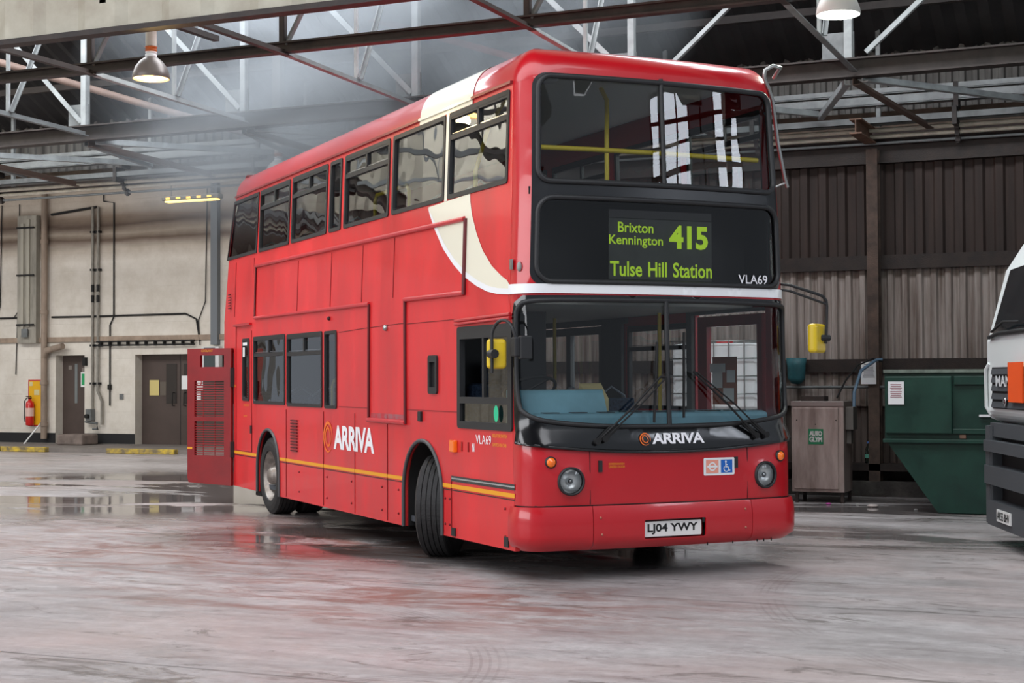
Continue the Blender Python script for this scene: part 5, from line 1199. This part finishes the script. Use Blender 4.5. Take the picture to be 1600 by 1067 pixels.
for k in range(5): MB().prism([(-.03, 1.30+k*.078), (.0, 1.30+k*.078), (.0, 1.355+k*.078), (-.018, 1.355+k*.078)], lambda y, z: (.29, y, z), lambda y, z: (2.2, y, z)).build('grille_slat', DG, TR)
tmap = lambda u, z, o: (u, -.04-o, z)
text_mesh('maker_lettering', 'MAN', .55, 1.12, 1.50, 1.60, tmap, pm('bright_letters', (214, 218, 220), .35), TR, bold=.03)
MB().sphere((.88, -.04, 1.36), .05, 12, 8, (1, .3, .9)).build('chrome_emblem', CHR, TR)
MB().box(1.09, -.06, 1.36, 1.60, -.045, 1.72).build('orange_plate', pm('orange_plate', (235, 84, 14), .5), TR)
MB().tube([(.08, .02, 1.22), (.06, -.02, 1.3), (.05, -.02, 1.66), (.12, .0, 1.72)], .018, 8).build('corner_deflector', WHT, TR)
bp2 = [(.02, 1.15), (-.04, 1.10), (-.05, 1.0), (.2, 1.0), (.2, 1.15)]
def bar_(z0, z1, name, yo=-.06, x0=.0):
    P = [(x0+.03, .35), (x0+.02, .12), (x0+.07, yo+.05), (x0+.18, yo), (2.3, yo), (2.46, .1), (2.46, .35)]
    MB().prism(P, lambda x, y: (x, y, z0), lambda x, y: (x, y, z1)).build(name, DG, TR, bevel=.02)
bar_(1.02, 1.15, 'bumper_bar', -.02, .03); bar_(.88, .985, 'bumper_bar', -.08); bar_(.57, .745, 'bumper_bar', -.08, .02); bar_(.18, .415, 'bumper_bar', -.06, .06)
MB().box(.30, .06, .2, 2.2, .3, 1.1).build('step_recess', BLKM, TR)
MB().prism([(.03, .35), (.03, .06), (.08, -.02), (.16, -.055), (.33, -.055), (.33, .35)], lambda x, y: (x, y, .19), lambda x, y: (x, y, 1.12)).build('bumper_end', DG, TR, bevel=.025)
np_ = MB().box(.66, -.075, .245, 1.18, -.062, .355).build('number_plate', pm('plate_white', (232, 232, 230), .35), TR)
text_mesh('registration', 'AK55 BHV', .69, 1.15, .262, .338, lambda u, z, o: (u, -.076-o*.5, z), BLKM, np_, bold=.02)
MB().box(.02, .3, .35, .04, .34, .42).build('side_marker', AMB, TR)
for x in (.2, 2.05):
    q = Matrix.Translation((x, 1.35, .5)); MB().lathe([(.25, -.14), (.46, -.15), (.5, -.11), (.5, .11), (.46, .15), (.25, .14)], 32, q, axis='X').build('wheel', TYRE, TR)
MB().box(.6, .5, .5, 1.9, 6.0, .95).build('chassis', BLKM, TR)
for x in (.2, 2.05):
    q = Matrix.Translation((x, 5.2, .5)); MB().lathe([(.001, -.14), (.46, -.15), (.5, -.11), (.5, .11), (.46, .15), (.001, .14)], 32, q, axis='X').build('wheel', TYRE, TR)
MB().box(.05, 2.5, .95, 2.45, 6.2, 3.3).build('load_body', WHT, TR, bevel=.05)

# ------------------------------------------------------------------ steam drifting up behind the bus
def steam():
    m = bpy.data.materials.new('drifting_steam'); m.use_nodes = True; nt = m.node_tree; N = nt.nodes; L = nt.links; N.clear()
    out = N.new('ShaderNodeOutputMaterial'); pv = N.new('ShaderNodeVolumePrincipled'); pv.inputs['Color'].default_value = (.86, .93, 1, 1); pv.inputs['Anisotropy'].default_value = .1
    tc = N.new('ShaderNodeTexCoord'); n = N.new('ShaderNodeTexNoise'); n.inputs['Scale'].default_value = 1.7; n.inputs['Detail'].default_value = 4; n.inputs['Distortion'].default_value = .6; L.new(tc.outputs['Object'], n.inputs['Vector'])
    ln = N.new('ShaderNodeVectorMath'); ln.operation = 'LENGTH'; L.new(tc.outputs['Object'], ln.inputs[0])
    mr = N.new('ShaderNodeMapRange'); mr.inputs['From Min'].default_value = 1.0; mr.inputs['From Max'].default_value = .25; L.new(ln.outputs['Value'], mr.inputs['Value'])
    cr = N.new('ShaderNodeMapRange'); cr.inputs['From Min'].default_value = .40; cr.inputs['From Max'].default_value = .72; L.new(n.outputs['Fac'], cr.inputs['Value'])
    a = N.new('ShaderNodeMath'); a.operation = 'MULTIPLY'; L.new(mr.outputs[0], a.inputs[0]); L.new(cr.outputs[0], a.inputs[1])
    b = N.new('ShaderNodeMath'); b.operation = 'MULTIPLY'; L.new(a.outputs[0], b.inputs[0]); b.inputs[1].default_value = 1.5; L.new(b.outputs[0], pv.inputs['Density']); L.new(pv.outputs[0], out.inputs['Volume'])
    return m
so = MB().sphere((0, 0, 0), 1.0, 24, 12).build('steam_cloud', steam()); so.scale = (4.8, 3.0, 2.7); so.location = (-10.0, 18.0, 6.0)
so.rotation_euler = (0, -.25, 0); tag(so, 'pale steam drifting up over the rear of the bus roof', 'steam', kind='stuff')

# ------------------------------------------------------------------ groups for things that repeat
GR = {'wind_brace': 'bottom braces behind the deep girder', 'knee_brace': 'brown knee braces under the deep girder', 'cross_tie': 'lattice ties between the roof girders', 'wall_hanger': 'uprights on the back wall', 'kerb': 'yellow kerb stones', 'conduit': 'paired conduits between the doorways', 'caged_liquid_container': 'caged liquid containers behind the bus', 'paper_notice': 'paper notices', 'litter_scrap': 'litter by the right wall', 'wall_cable': 'cables on the left wall', 'conduit_pipe': 'service runs along the wall head', 'steel_rail': 'steel rails along the wall head', 'high_bay_lamp': 'high bay lamps', 'purlin': 'roof purlins', 'lattice_girder': 'roof girders'}
for o in bpy.data.objects:
    if o.parent is None and o.get('label'):
        k = o.name.split('.')[0]
        if k in GR: o['group'] = GR[k]
